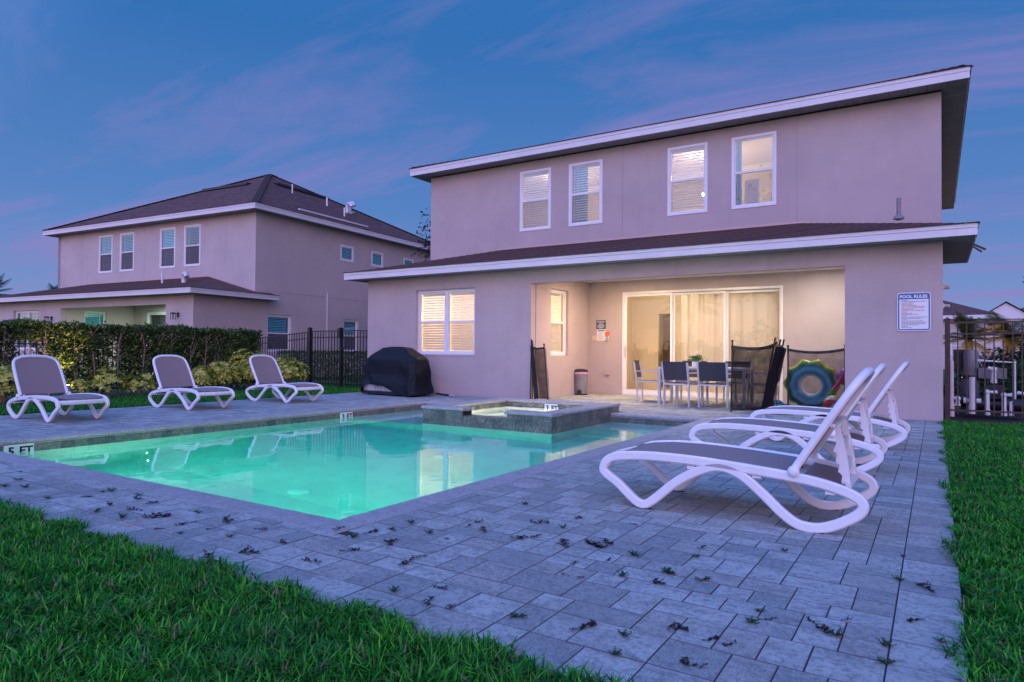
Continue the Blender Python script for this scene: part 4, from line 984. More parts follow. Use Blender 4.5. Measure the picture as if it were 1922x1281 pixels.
# ---------------------------------------------------------------- removable mesh fence
def net_mat():
    mt = D.materials.new('safety_net'); mt.use_nodes = True; t_ = NT(mt.node_tree); mt.node_tree.nodes.clear()
    a = t_.n('ShaderNodeBsdfTransparent'); b = t_.n('ShaderNodeBsdfDiffuse'); b.inputs[0].default_value = (.018, .018, .02, 1)
    uv = t_.n('ShaderNodeNewGeometry'); wv = t_.n('ShaderNodeTexNoise', i_Scale=7.0, i_Detail=2.0); t_.l(uv.outputs['Position'], wv.inputs['Vector'])
    f = t_.math('ADD', t_.math('MULTIPLY', wv.outputs[0], .40), .38); mx = t_.n('ShaderNodeMixShader'); t_.l(f, mx.inputs[0])
    t_.l(a.outputs[0], mx.inputs[1]); t_.l(b.outputs[0], mx.inputs[2]); o = t_.n('ShaderNodeOutputMaterial'); t_.l(mx.outputs[0], o.inputs[0]); return mt
M['net'] = net_mat()
def net_panel(par, p0, p1, h0, h1, sag=.05, bulge=.0, n=16):
    """net between two poles, p=(x,y) at the base, sagging hem tape along the top"""
    q = MB(); tp = []; bt = []; vs = []; rows = 8
    for i in range(n+1):
        f_2 = i/n; x = p0[0]+(p1[0]-p0[0])*f_2; y = p0[1]+(p1[1]-p0[1])*f_2; b_ = bulge*math.sin(PI*f_2); zt = h0+(h1-h0)*f_2-sag*4*f_2*(1-f_2)
        nx_, ny_ = -(p1[1]-p0[1]), p1[0]-p0[0]; ln = math.hypot(nx_, ny_) or 1; x += nx_/ln*b_; y += ny_/ln*b_
        for k in range(rows+1):
            v = k/rows; wv = .012*math.sin(i*1.7+k*1.1)*math.sin(PI*f_2); vs.append((x+nx_/ln*wv, y+ny_/ln*wv, .04+(zt-.04)*v))
        tp.append(Vector((x, y, zt))); bt.append(Vector((x, y, .045)))
    fs = [(i*(rows+1)+k, (i+1)*(rows+1)+k, (i+1)*(rows+1)+k+1, i*(rows+1)+k+1) for i in range(n) for k in range(rows)]
    q.add(vs, fs); q.build('net', M['net'], par, smooth='all', fix=False)
    for line, nm, h_ in ((tp, 'top_hem', .045), (bt, 'bottom_hem', .03)):
        q = MB()
        for a, b in zip(line[:-1], line[1:]): q.bar(a, b, .006, h_)
        q.build(nm, M['black_metal'], par)
def pole(par, base, top_, r=.014):
    q = MB(); q.tube([base, top_], r, 10); b = Vector(top_); d = (b-Vector(base)).normalized(); q.tube([b, b+d*.03], r*1.35, 10); return q.build('pole', M['black_metal'], par, smooth=True)
F1 = thing('mesh_safety_fence', 'black mesh safety fence half unrolled beside the dining table', 'mesh fence')
A0 = (-3.0, 11.79); A1 = (-2.43, 12.48)
for b_, t_ in (((*A0, 0), (-2.98, 11.80, 1.22)), ((-2.74, 13.0, 0), (-2.40, 12.42, 1.27)), ((-2.66, 12.9, 0), (-2.31, 12.40, 1.24)), ((-2.60, 12.86, 0), (-2.25, 12.38, 1.24)), ((-2.17, 12.34, 0), (-2.17, 12.33, 1.14)), ((-1.28, 12.30, 0), (-1.275, 12.30, 1.15))): pole(F1, b_, t_)
net_panel(F1, A0, (-2.45, 12.60), 1.14, 1.16, .05, -.05); net_panel(F1, (-3.0, 11.80), (-2.36, 12.42), 1.14, 1.22, .07, -.16)
net_panel(F1, (-2.17, 12.34), (-1.28, 12.30), 1.09, 1.10, .05)
q = MB()     # rolled-up bundle leaning between the poles
for k in range(7):
    o_ = .025*k; q.bar((-2.72+o_*.9, 12.95-o_, .03), (-2.36+o_*.8, 12.42-o_*.3, 1.16-.004*k), .10, .035, up=(1, .2*k, 0))
q.build('rolled_net', M['black_metal'], F1)
q = MB(); q.tube([(-1.28, 12.28, 1.10), (-1.22, 12.24, 1.09), (-1.20, 12.22, 1.09)], .005, 6); q.build('latch', M['alu'], F1)
F2 = thing('mesh_safety_fence', 'black mesh safety fence folded up against the left patio corner', 'mesh fence')
for b_, t_ in (((-7.27, 12.16, 0), (-7.27, 12.19, 1.25)), ((-7.20, 12.12, 0), (-7.235, 12.17, 1.22)), ((-7.12, 12.12, 0), (-7.22, 12.16, 1.16)), ((-6.81, 12.10, 0), (-6.91, 12.10, 1.16))): pole(F2, b_, t_)
q = MB(); vs = []; n = 12; rows = 12
for i in range(n+1):
    for k in range(rows+1):
        f_2 = i/n; v = k/rows; xb = -7.06+(.25)*f_2; xt = -7.20+(.29)*f_2; vs.append((xb+(xt-xb)*v, 12.10+.015*math.sin(i*1.9+k*.8), .04+(1.10-.04*math.sin(PI*f_2)-.04)*v))
q.add(vs, [(i*(rows+1)+k, (i+1)*(rows+1)+k, (i+1)*(rows+1)+k+1, i*(rows+1)+k+1) for i in range(n) for k in range(rows)]); q.build('net', M['net'], F2, smooth='all', fix=False)
vs = [(v_[0]+.02, v_[1]+.05, v_[2]) for v_ in vs]; q = MB(); q.add(vs, [(i*(rows+1)+k, (i+1)*(rows+1)+k, (i+1)*(rows+1)+k+1, i*(rows+1)+k+1) for i in range(n) for k in range(rows)]); q.build('net', M['net'], F2, smooth='all', fix=False)
q = MB()
for k in range(4): q.bar((-7.14+.02*k, 12.14, .03), (-7.26+.012*k, 12.165, 1.12), .05, .02)
q.bar((-7.27, 12.15, 1.13), (-7.10, 12.12, 1.08), .006, .05); q.bar((-7.10, 12.12, 1.08), (-6.90, 12.10, 1.10), .006, .045); q.build('rolled_net', M['black_metal'], F2)

# ---------------------------------------------------------------- pool toys
def band_mat(name, stops, coat=.6):
    mt, t_, p = new_mat(name); tc_ = t_.n('ShaderNodeTexCoord'); s_ = t_.n('ShaderNodeSeparateXYZ'); t_.l(tc_.outputs['Object'], s_.inputs[0])
    at = t_.n('ShaderNodeAttribute', attribute_name='tint'); c = t_.ramp(at.outputs['Fac'], stops); t_.l(c, p.inputs['Base Color'])
    p.inputs['Roughness'].default_value = .22; p.inputs['Coat Weight'].default_value = coat; return mt
ringm = band_mat('pool_ring_vinyl', [(0, (.72, .72, .70)), (.10, (.70, .72, .72)), (.18, (.18, .50, .62)), (.30, (.03, .25, .36)), (.40, (.12, .48, .62)), (.56, (.20, .58, .70)), (.63, (.02, .24, .26)), (.72, (.008, .16, .05)), (.80, (.02, .30, .05)), (.86, (.22, .50, .04)), (.90, (.62, .55, .04)), (1, (.62, .46, .05))])
nu, nv = 144, 24; V = []; tint = []
for i in range(nu):
    a = 2*PI*i/nu; lob = .5+.5*math.cos(10*a); Rr = .315; rr = .150
    for k in range(nv):
        b = 2*PI*k/nv; rad = Rr+rr*math.cos(b)*(1+.0*lob); sc_ = 1+.085*(lob-.4)*(max(0, math.cos(b))*.9+.25)
        rad *= sc_; zt = rr*.72*math.sin(b)*(1+.06*(lob-.5)); V.append((rad*math.cos(a), rad*math.sin(a), zt)); f_2 = (math.cos(b)+1)/2
        tint.append(min(1, max(0, .04+.93*f_2)))
F = [x for i in range(nu) for k in range(nv) for x in (i*nv+k, ((i+1) % nu)*nv+k, ((i+1) % nu)*nv+(k+1) % nv, i*nv+(k+1) % nv)]
me = np_mesh('swim_ring', np.array(V), np.array(F), np.full(nu*nv, 4), ringm, np.array(tint)); me.polygons.foreach_set('use_smooth', [True]*len(me.polygons))
o = link('swim_ring', me, None, (-1.94, 13.32, .452), (math.radians(97), 0, 0)); tag(o, 'large scalloped inflatable swim ring in yellow, green and blue bands behind the mesh', 'swim ring')
bc = [mat('ball_'+n_, c_, .25, coat=.5) for n_, c_ in (('white', (.72, .72, .72)), ('yellow', (.70, .60, .03)), ('white2', (.72, .72, .72)), ('red', (.62, .02, .03)), ('white3', (.72, .72, .72)), ('teal', (.01, .25, .32)))]
q = MB(); n = 36
for i in range(18):
    for k in range(n):
        p = []
        for di, dk in ((0, 0), (0, 1), (1, 1), (1, 0)):
            th_ = PI*(i+di)/18; ph = 2*PI*(k+dk)/n; p.append((.158*math.sin(th_)*math.cos(ph), .158*math.sin(th_)*math.sin(ph), .158*math.cos(th_)))
        q.add(p, [(0, 1, 2, 3)], k*6//n)
me = q.mesh('beach_ball', bc, 'all', fix=False); o = link('beach_ball', me, None, (-1.49, 12.62, .158), (math.radians(62), math.radians(18), math.radians(20))); tag(o, 'beach ball in yellow, white, red and teal panels on the patio floor', 'beach ball')
o = MB().sphere((0, 0, 0), .15, 20).build('toy_ball', mat('purple_vinyl', (.28, .05, .42), .25, coat=.4), None, smooth='all', loc=(-1.36, 13.1, .62)); tag(o, 'purple inflatable ball above the beach ball by the wall', 'toy ball')
wt = thing('water_shooter', 'pink and green foam water toy leaning on the net pole', 'water toy', (-1.48, 12.75, 0))
q = MB(); q.tube([(-.02, 0, .40), (.10, 0, .58), (.17, -.02, .74)], [.035, .034, .03], 12); q.build('barrel', mat('pink_foam', (.75, .05, .16), .6), wt, smooth=True)
q = MB(); q.tube([(-.13, 0, .26), (-.02, 0, .40)], [.030, .036], 12); q.build('handle', mat('green_foam', (.05, .42, .10), .6), wt, smooth=True)
q = MB(); q.tube([(-.17, .02, 0), (-.13, 0, .26)], [.02, .026], 10); q.build('plunger', mat('blue_foam', (.03, .12, .45), .6), wt, smooth=True)
q = MB()
for (x, y, z_, r_2, sx) in ((0, 0, .07, .11, 1.4), (.13, .03, .05, .08, 1.6), (-.12, .02, .05, .075, 1.3), (.03, -.05, .12, .07, 1.2)): q.sphere((x, y, z_), r_2, 14, (sx, 1, .65))
o = q.build('pool_float', mat('blue_vinyl', (.02, .22, .36), .3, coat=.4), None, smooth='all', loc=(-2.52, 13.15, 0)); tag(o, 'crumpled deflated blue float on the patio floor left of the swim ring', 'pool float')
q = MB(); q.lathe([(.11, 0), (.10, .17), (.102, .18), (.09, .18), (.09, .01)], 20)
o = q.build('toy_bucket', mat('teal_plastic', (.02, .18, .25), .35), None, smooth=True, loc=(-1.62, 13.5, 0)); tag(o, 'dark teal toy bucket behind the beach ball', 'bucket')

# ---------------------------------------------------------------- pedal bin
bn = thing('pedal_bin', 'grey pedal bin with black lid and pink liner in the patio corner', 'bin', (-7.17, 14.35, 0), math.radians(12))
def drum(r1, r2, z0, z1, n=32, flat=.0): return [(r1, z0), (r2, z1)]
q = MB(); q.lathe([(.001, .02), (.152, .02), (.165, .54), (.160, .54), (.001, .53)], 32); q.build('body', M['grey_plastic'], bn, smooth=True)
q = MB(); q.lathe([(.001, 0), (.158, 0), (.158, .025), (.15, .03)], 32); q.prism([(-.055, .02), (.055, .02), (.05, .10), (.025, .125), (-.025, .125), (-.05, .10)], -.17, -.12, 'y'); q.build('base', M['black'], bn, smooth=True)
q = MB(); q.lathe([(.168, .545), (.172, .56), (.17, .58), (.13, .605), (.06, .618), (.001, .62)], 32); q.box(-.03, .03, .15, .19, .52, .58); q.build('lid', M['black'], bn, smooth=True)
q = MB(); q.lathe([(.167, .50), (.171, .51), (.170, .545), (.164, .548)], 32)
for k in range(9): a = k*.7; q.box(.165*math.cos(a)-.012, .165*math.cos(a)+.012, .165*math.sin(a)-.012, .165*math.sin(a)+.012, .485, .52)
q.build('liner', mat('pink_liner', (.62, .30, .42), .5), bn)
q = MB(); q.box(-.05, .05, -.20, -.15, .012, .024); q.build('pedal', M['black'], bn)

# ---------------------------------------------------------------- covered grill
gr = thing('covered_grill', 'barbecue grill under a draped black cover on the deck by the house corner', 'grill', (-10.46, 11.52, 0), math.radians(-3))
q = MB(); q.box(-.80, .76, -.36, .30, .03, .10)
for sx in (-.68, .66):
    for sy in (-.24, .24): q.lathe([(.001, 0), (.03, 0), (.03, .045), (.001, .045)], 12, (sx, sy, .0))
q.build('base', M['black'], gr); MB().box(-.74, .30, -.345, -.33, .10, .26).build('door_panel', M['alu'], gr)
nr = 72; rings = []
def gprof(v):   # half widths, z centre
    Z = [0.0, .12, .45, .70, .82, .855, 1.08, 1.105, 1.115]; WX = [.90, .88, .845, .81, .79, .76, .35, .29, .05]; WY = [.37, .36, .34, .33, .32, .30, .21, .17, .03]
    z_ = v; return float(np.interp(z_, Z, WX)), float(np.interp(z_, Z, WY))
for i in range(34):
    z_ = .05+1.063*(i/33)**.92; wx, wy = gprof(z_); r_2 = []
    for k in range(nr):
        a = 2*PI*k/nr; c_, s_ = math.cos(a), math.sin(a); e = .36
        x = wx*math.copysign(abs(c_)**e, c_); y = wy*math.copysign(abs(s_)**e, s_)
        fold = (.040*math.sin(x*17+2.5*z_+1.3*math.sin(z_*5))+.022*math.sin(x*41+y*9+4*z_))*max(0, 1-z_/.95)+.010*math.sin(x*9+z_*14); x *= 1+fold/max(wx, .1)*1.2; y *= 1+fold/max(wy, .1)
        hem = ((.20*max(0, min(1, (x+.78)*5))*max(0, min(1, (.42-x)*2.2)) if y < -.2 else 0) + .012*math.sin(9*a)) if i < 12 else 0
        r_2.append((x, y-(.05*max(0, 1-i/12) if y < -.2 else 0), z_+hem*max(0, 1-i/12)))
    rings.append(r_2)
q = MB(); q.loft(rings, cap=False); q.add(rings[-1], [tuple(range(nr))]); cv = q.build('cover', M['cover'], gr, smooth='all')
q = MB()
for x in (-.33, -.25, -.15, -.02): q.tube([(x, -.37, .22), (x+.03, -.375, .12), (x+.10, -.36, .05)], .004, 5)
q.build('draw_cord', M['black'], gr)
q = MB(); q.tube([(-9.66, 11.95, .05), (-9.45, 11.90, .035), (-9.2, 11.85, .03)], .022, 8); tag(q.build('gas_hose', M['black'], None, smooth=True), 'short black hose end lying on the pavers behind the covered grill', 'hose')
q = MB(); q.tube([(-9.2, 11.85, .03), (-9.02, 11.80, .028)], .020, 8); tag(q.build('hose_nozzle', mat('pinkish_plastic', (.55, .40, .40), .5), None, smooth=True), 'pale nozzle at the end of the hose beside the grill', 'nozzle')

# ---------------------------------------------------------------- signs and fittings
sg = thing('pool_rules_sign', 'white sign with blue border headed POOL RULES on the stucco wall', 'sign', (-.295, 12.205, 1.695))
def rrect(w_, h_, r, n=5):
    P = []
    for cx, cy, a0 in ((w_/2-r, h_/2-r, 0), (-w_/2+r, h_/2-r, 90), (-w_/2+r, -h_/2+r, 180), (w_/2-r, -h_/2+r, 270)):
        for i in range(n+1): a = math.radians(a0+90*i/n); P.append((cx+r*math.cos(a), cy+r*math.sin(a)))
    return P
M['signwhite'] = mat('sign_white', (.74, .74, .76), .35); M['signblue'] = mat('sign_blue', (.015, .09, .30), .35); M['redink'] = mat('red_ink', (.45, .10, .09), .5); M['greyink'] = mat('grey_ink', (.16, .15, .18), .5)
MB().prism(rrect(.456, .606, .035), 0, .004).build('plate', M['signwhite'], sg)
q = MB(); P1 = rrect(.430, .580, .028); P2 = [(max(-.197, min(.197, x)), max(-.272, min(.198, z_))) for x, z_ in rrect(.394, .544, .012)]
n = len(P1); vs = [(x, -.0012, z_) for x, z_ in P1]+[(x, -.0012, z_) for x, z_ in P2]; q.add(vs, [(i, (i+1) % n, n+(i+1) % n, n+i) for i in range(n)]); q.build('border', M['signblue'], sg, fix=False)
link('lettering', text_mesh('POOL RULES', .066, M['signwhite'], .0006, .0025), sg, (-.005, -.0026, .238), (PI/2, 0, 0))
rr = random.Random(5)
for mt_, lo_, hi_ in (('greyink', 0, 4), ('redink', 4, 11), ('greyink', 11, 22)):
    q = MB()
    for i in range(lo_, hi_):
        z_ = .183-i*.0205; x = -.168; L = rr.uniform(.12, .34) if i not in (0, 9, 12, 15, 20) else .07
        while x < -.168+L:
            wl = rr.uniform(.008, .030); q.box(x, x+wl, -.0022, -.0008, z_-.0048, z_+.0040); x += wl+.006
    q.build('printed_line', M[mt_], sg)
for sx in (-1, 1):
    for sz in (-1, 1): MB().lathe([(.001, .0), (.006, .0), (.006, .003)], 8).build('screw', M['alu'], sg, loc=(sx*.205, -.003, sz*.28))
M['navy'] = mat('navy_sign', (.02, .035, .10), .4); M['orange'] = mat('orange_tag', (.72, .14, .05), .5)
s1 = thing('wall_notice', 'dark navy notice plate beside the sliding door', 'notice', (-6.955, 14.995, 1.70))
MB().box(-.125, .125, -.004, 0, -.105, .105).build('plate', M['navy'], s1); q = MB()
for i, (z_, L) in enumerate(((.075, .2), (.052, .19), (.018, .11), (.001, .15), (-.024, .21), (-.048, .18), (-.066, .2), (-.085, .1))):
    x = -L/2
    while x < L/2: wl = rr.uniform(.012, .03); q.box(x, min(x+wl, L/2), -.0055, -.0042, z_-.005, z_+.005); x += wl+.006
q.build('printed_line', M['signwhite'], s1)
s2 = thing('wall_notice', 'white paper notice under the navy plate beside the sliding door', 'notice', (-6.95, 14.995, 1.44))
MB().box(-.115, .115, -.003, 0, -.14, .14).build('plate', M['signwhite'], s2); MB().box(-.09, .09, -.0045, -.0032, .09, .125).build('banner', mat('blue_banner', (.06, .22, .34), .5), s2); q = MB()
for i in range(9):
    z_ = .06-i*.022; x = -.09
    while x < rr.uniform(.02, .09): wl = rr.uniform(.01, .03); q.box(x, x+wl, -.0045, -.0032, z_-.004, z_+.004); x += wl+.007
q.build('printed_line', M['greyink'], s2)
o = MB().box(-.055, .055, -.02, 0, -.06, .06).build('switch_plate', mat('almond_plate', (.62, .45, .30), .5), None, loc=(-7.13, 14.999, 1.365)); tag(o, 'almond switch plate left of the white notice', 'switch')
ph = thing('wall_phone', 'orange tag over a small handset hooked on the patio wall', 'wall phone', (-6.785, 14.99, 1.40))
MB().box(-.06, .06, -.01, 0, .02, .12).build('tag', M['orange'], ph); q = MB(); q.tube([(.03, -.02, .02), (.045, -.03, -.04), (.02, -.04, -.09), (-.02, -.03, -.06), (-.03, -.02, -.02)], .012, 8); q.build('hook', M['alu'], ph, smooth=True)
o = MB().box(-.05, .05, -.05, 0, -.07, .07).build('outlet_box', M['stucco'], None, loc=(-6.77, 14.999, .54)); tag(o, 'small square outlet cover low on the patio wall', 'outlet')

# ---------------------------------------------------------------- metal fences
def iron_fence(name, label, segs, mt_, post=True, sp=.108, posts=None):
    """segs: (p0, p1, top0, top1, bot0, bot1)"""
    t = thing(name, label, 'fence'); pk = {}
    for (a, b, t0, t1, b0, b1) in segs:
        a = Vector((*a, 0)); b = Vector((*b, 0)); L = (b-a).length; n = int(L/sp); Z = Vector((0, 0, 1))
        for off, hh in ((0, .026), (.175, .022)): MB().bar(a+Z*(t0-.015-off), b+Z*(t1-.015-off), .026, hh).build('rail', mt_, t)
        MB().bar(a+Z*(b0+.06), b+Z*(b1+.06), .026, .026).build('rail', mt_, t)
        for i in range(1, n):
            f_2 = i/n; p = a.lerp(b, f_2); zt = t0+(t1-t0)*f_2-.02; z0 = b0+(b1-b0)*f_2; key = round(zt-z0, 2)
            if key not in pk: pk[key] = MB().box(-.0085, .0085, -.0085, .0085, 0, key).mesh('picket', mt_)
            link('picket', pk[key], t, (p.x, p.y, z0))
    for (x, y, h, w_) in posts or []:
        q = MB(); q.box(x-w_/2, x+w_/2, y-w_/2, y+w_/2, -.05, h); q.box(x-w_/2-.008, x+w_/2+.008, y-w_/2-.008, y+w_/2+.008, h, h+.02); q.box(x-w_/4, x+w_/4, y-w_/4, y+w_/4, h+.02, h+.04); q.build('post', mt_, t)
    return t
LF = iron_fence('iron_fence', 'black metal picket fence with gate between the hedge and the house', [((-13.68, 12.78), (-12.16, 12.78), 1.56, 1.56, .04, .04), ((-14.9, 12.78), (-13.68, 12.78), 1.56, 1.56, .04, .04), ((-17.2, 12.80), (-14.9, 12.78), 1.38, 1.54, -.02, .02)],
                M['black_metal'], posts=[(-14.9, 12.78, 1.62, .09), (-13.64, 12.78, 1.60, .075)])
q = MB(); q.box(-13.60, -13.54, 12.72, 12.78, 1.02, 1.10); q.sphere((-13.50, 12.70, 1.06), .03, 10); q.box(-13.70, -13.62, 12.70, 12.74, 1.35, 1.62); q.build('gate_latch', M['black_metal'], LF)
BF = iron_fence('iron_fence', 'black metal fence running behind the tall clipped hedge', [((-16.55, 1.5), (-16.55, 6.9), 1.30, 1.30, .0, .0), ((-16.55, 7.0), (-16.9, 12.7), 1.30, 1.36, .0, .0)], M['black_metal'], posts=[(-16.55, y, 1.36, .05) for y in (1.5, 4.2, 6.95)])
RF = iron_fence('bronze_fence', 'bronze-brown metal fence at the right corner of the house', [((.17, 12.52), (3.4, 12.70), 1.54, 1.56, .10, .10)], M['brown_metal'], sp=.112, posts=[(.150, 12.50, 1.57, .07), (2.0, 12.60, 1.57, .05)])

# ---------------------------------------------------------------- pool equipment
pe = thing('pool_equipment', 'grey pool filter tank with white pipes and pumps behind the bronze fence', 'pool equipment')
q = MB(); q.lathe([(.001, .66), (.11, .66), (.118, .70), (.118, 1.05), (.10, 1.10), (.05, 1.12), (.001, 1.12)], 24, (.52, 14.3, 0)); q.build('upper_tank', M['grey_plastic'], pe, smooth=True)
q = MB(); q.lathe([(.001, .60), (.13, .60), (.135, .66), (.12, .665)], 24, (.52, 14.3, 0)); q.build('clamp_band', M['black'], pe, smooth=True)
q = MB(); q.lathe([(.001, .05), (.13, .05), (.145, .12), (.145, .52), (.12, .60), (.001, .61)], 24, (.50, 14.3, 0)); q.build('lower_tank', mat('dark_grey_plastic', (.10, .10, .12), .4), pe, smooth=True)
def pipe(pts, r=.034):
    q = MB(); q.tube(pts, r, 12)
    for p in pts[1:-1]: q.sphere(p, r*1.35, 10)
    q.tube([Vector(pts[0]), Vector(pts[0]).lerp(Vector(pts[1]), .25)], r*1.28, 12); q.build('pipe', M['pvc'], pe, smooth=True)
pipe([(.215, 13.3, .0), (.215, 13.3, .92)]); pipe([(.50, 13.3, .06), (.50, 13.3, .66)], .045); pipe([(.38, 13.35, .27), (.62, 13.35, .27)], .04)
pipe([(.70, 13.3, .05), (.70, 13.3, .42), (.82, 13.4, .42)]); pipe([(.92, 13.3, .05), (.92, 13.3, .38), (1.02, 13.4, .38)]); pipe([(1.24, 13.3, .05), (1.24, 13.3, .40), (1.10, 13.35, .42)]); pipe([(.30, 13.3, .18), (.30, 13.3, .30), (.24, 13.3, .30)])
pipe([(.82, 13.9, .55), (.82, 13.9, .78), (.74, 13.9, .80)], .04); pipe([(.60, 14.0, .93), (1.12, 14.05, .90), (1.12, 14.05, .05)], .018); pipe([(1.02, 13.4, .05), (1.02, 13.4, .28)], .03)
q = MB(); q.tube([(.55, 13.7, .20), (1.2, 13.75, .20)], .10, 14); q.box(.7, .95, 13.6, 13.85, .30, .52); q.tube([(.25, 13.7, .25), (.52, 13.7, .25)], .11, 14); q.box(.5, 1.2, 13.6, 13.8, .02, .10); q.build('pump', M['black'], pe, smooth=True)
q = MB(); q.box(.26, .44, 14.4, 14.5, .75, 1.12); q.build('control_box', M['black'], pe)
q = MB(); q.box(.62, 1.02, 14.15, 14.35, .62, .80); q.build('heater', M['grey_plastic'], pe)
# ---------------------------------------------------------------- landscape spotlight
sp = thing('garden_spotlight', 'small lit garden spotlight shining up into the hedge behind the leftmost lounger', 'spotlight', (-14.35, 6.36, -.03), math.radians(15))
q = MB(); q.lathe([(.014, 0), (.012, .16)], 10); q.build('stake', M['black'], sp, smooth=True)
q = MB(); q.tube([(.05, -.02, .15), (-.01, 0, .22), (-.06, .02, .30)], [.035, .048, .055], 14); q.build('housing', M['grey_plastic'], sp, smooth=True)
q = MB(); q.tube([(-.060, .02, .301), (-.064, .021, .306)], .045, 14); q.build('lens', emit('spot_lens', (1, .68, .22), 45), sp)
ld = D.lights.new('spot', 'SPOT'); ld.energy = 110; ld.color = (1, .62, .20); ld.spot_size = math.radians(75); ld.spot_blend = .8; ld.shadow_soft_size = .04
o = D.objects.new('spot_lamp', ld); COL.objects.link(o); o.parent = sp; o.location = (-.075, .026, .32); o.rotation_euler = Vector((-.42, .12, .80)).to_track_quat('-Z', 'Y').to_euler()

# ---------------------------------------------------------------- hedge, shrubs
M['leaf_hedge'] = leaf_mat('leaf_hedge', [(.010, .03, .009), (.028, .07, .016), (.08, .15, .03), (.26, .32, .07)])
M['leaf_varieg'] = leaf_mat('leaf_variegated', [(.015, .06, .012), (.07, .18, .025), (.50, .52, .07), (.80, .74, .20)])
M['leaf_dark'] = leaf_mat('leaf_dark', [(.010, .022, .012), (.02, .045, .02), (.035, .075, .03)])
M['stem'] = mat('pale_stem', (.36, .28, .22), .85, dark=(.14, .11, .08), scale=20)
def hedge_edge(y):   # X of the near face of the hedge along its run
    return -14.72-.055*(y-4)
r = np.random.default_rng(21)
hd = thing('clipped_hedge', 'tall clipped dark green hedge running along the left side of the garden', 'hedge')
n = 52000; y = r.uniform(1.5, 11.35, n); z_ = r.uniform(.0, 1.0, n)**.8*1.50
dep = np.abs(r.normal(0, .22, n)); x = np.array([hedge_edge(v) for v in y])-dep+.05*np.sin(y*3.1)+.04*np.sin(z_*9+y*5)
topz = 1.50+.025*np.sin(y*2.3)+.03*np.sin(y*7.7)
# gaps where the fence behind shows
gap = (np.abs(y-5.95) < .26) & (z_ > .62) & (z_ < 1.16) | (np.abs(y-7.60) < .12) & (z_ > .5) & (z_ < 1.3) | (np.abs(y-6.9) < .06) & (z_ > .6) & (z_ < 1.0) | (np.abs(y-10.9) < .05) & (z_ > .5) & (z_ < 1.2) | (np.abs(y-10.1) < .05) & (z_ > .55) & (z_ < .9)
thin = (r.random(n) < np.clip(.25+z_*1.1, 0, 1)) & ~(gap & (r.random(n) < .93)); z_ = np.minimum(z_, topz)
p1 = np.stack([x, y, z_], 1)[thin]
nt_ = 13000; yt = r.uniform(1.5, 11.35, nt_); xt = np.array([hedge_edge(v) for v in yt])-r.uniform(0, .85, nt_); zt = 1.50+.025*np.sin(yt*2.3)+.03*np.sin(yt*7.7)-np.abs(r.normal(0, .035, nt_))
zt += (r.random(nt_) < .015)*r.uniform(0, .10, nt_)
notch = (np.abs(yt-6.55) < .16); zt -= notch*.07
p2 = np.stack([xt, yt, zt], 1)
nb = 15000; yb = r.uniform(1.5, 11.35, nb); xb = np.array([hedge_edge(v) for v in yb])-.55-r.uniform(0, .3, nb); zb2 = r.uniform(.15, 1.48, nb)
gp = (np.abs(yb-5.95) < .30) & (zb2 > .6) & (zb2 < 1.18) | (np.abs(yb-7.60) < .16) & (zb2 > .5) & (zb2 < 1.3) | (np.abs(yb-11.2) < .08) & (zb2 > .5)
p3 = np.stack([xb, yb, zb2], 1)[~gp]
ne = 1500; p4 = np.stack([hedge_edge(11.3)-r.uniform(0, .8, ne), 11.32+r.normal(0, .04, ne), r.uniform(.1, 1.5, ne)], 1)
tag(leaf_cloud('foliage', hd, np.concatenate([p1, p2, p3, p4]), .072, M['leaf_hedge'], .45, 5, aspect=.46), kind='stuff')
for k in range(22):
    yy = 2.0+k*.43+random.uniform(-.12, .12); xx = hedge_edge(yy)-.03+random.uniform(-.05, .05); q = MB(); h = 1.35
    P = [(xx, yy, -.03), (xx+random.uniform(-.03, .03), yy+random.uniform(-.03, .03), h*.4), (xx+random.uniform(-.05, .05), yy+random.uniform(-.05, .05), h*.75), (xx+random.uniform(-.06, .06), yy+random.uniform(-.06, .06), h)]
    q.tube(P, [.018, .014, .010, .005], 6)
    for j in range(7):
        b = Vector(P[1]).lerp(Vector(P[3]), random.random()); e_ = b+Vector((random.uniform(-.05, .18), random.uniform(-.2, .2), random.uniform(.08, .3))); q.tube([b, e_], [.006, .003], 5)
    q.build('stem', M['stem'], hd, smooth=True)
# leaf litter / solid shade is just the hedge's own twig mass
tw_ = MB()
for k in range(900):
    yy = random.uniform(1.6, 11.3); xx = hedge_edge(yy)-random.uniform(.1, .6); zz_ = random.uniform(.1, 1.35); tw_.tube([(xx, yy, zz_), (xx+random.uniform(-.1, .14), yy+random.uniform(-.12, .12), zz_+random.uniform(.05, .2))], [.004, .002], 4)
tag(tw_.build('twig', M['bark'], hd, fix=False), kind='stuff')

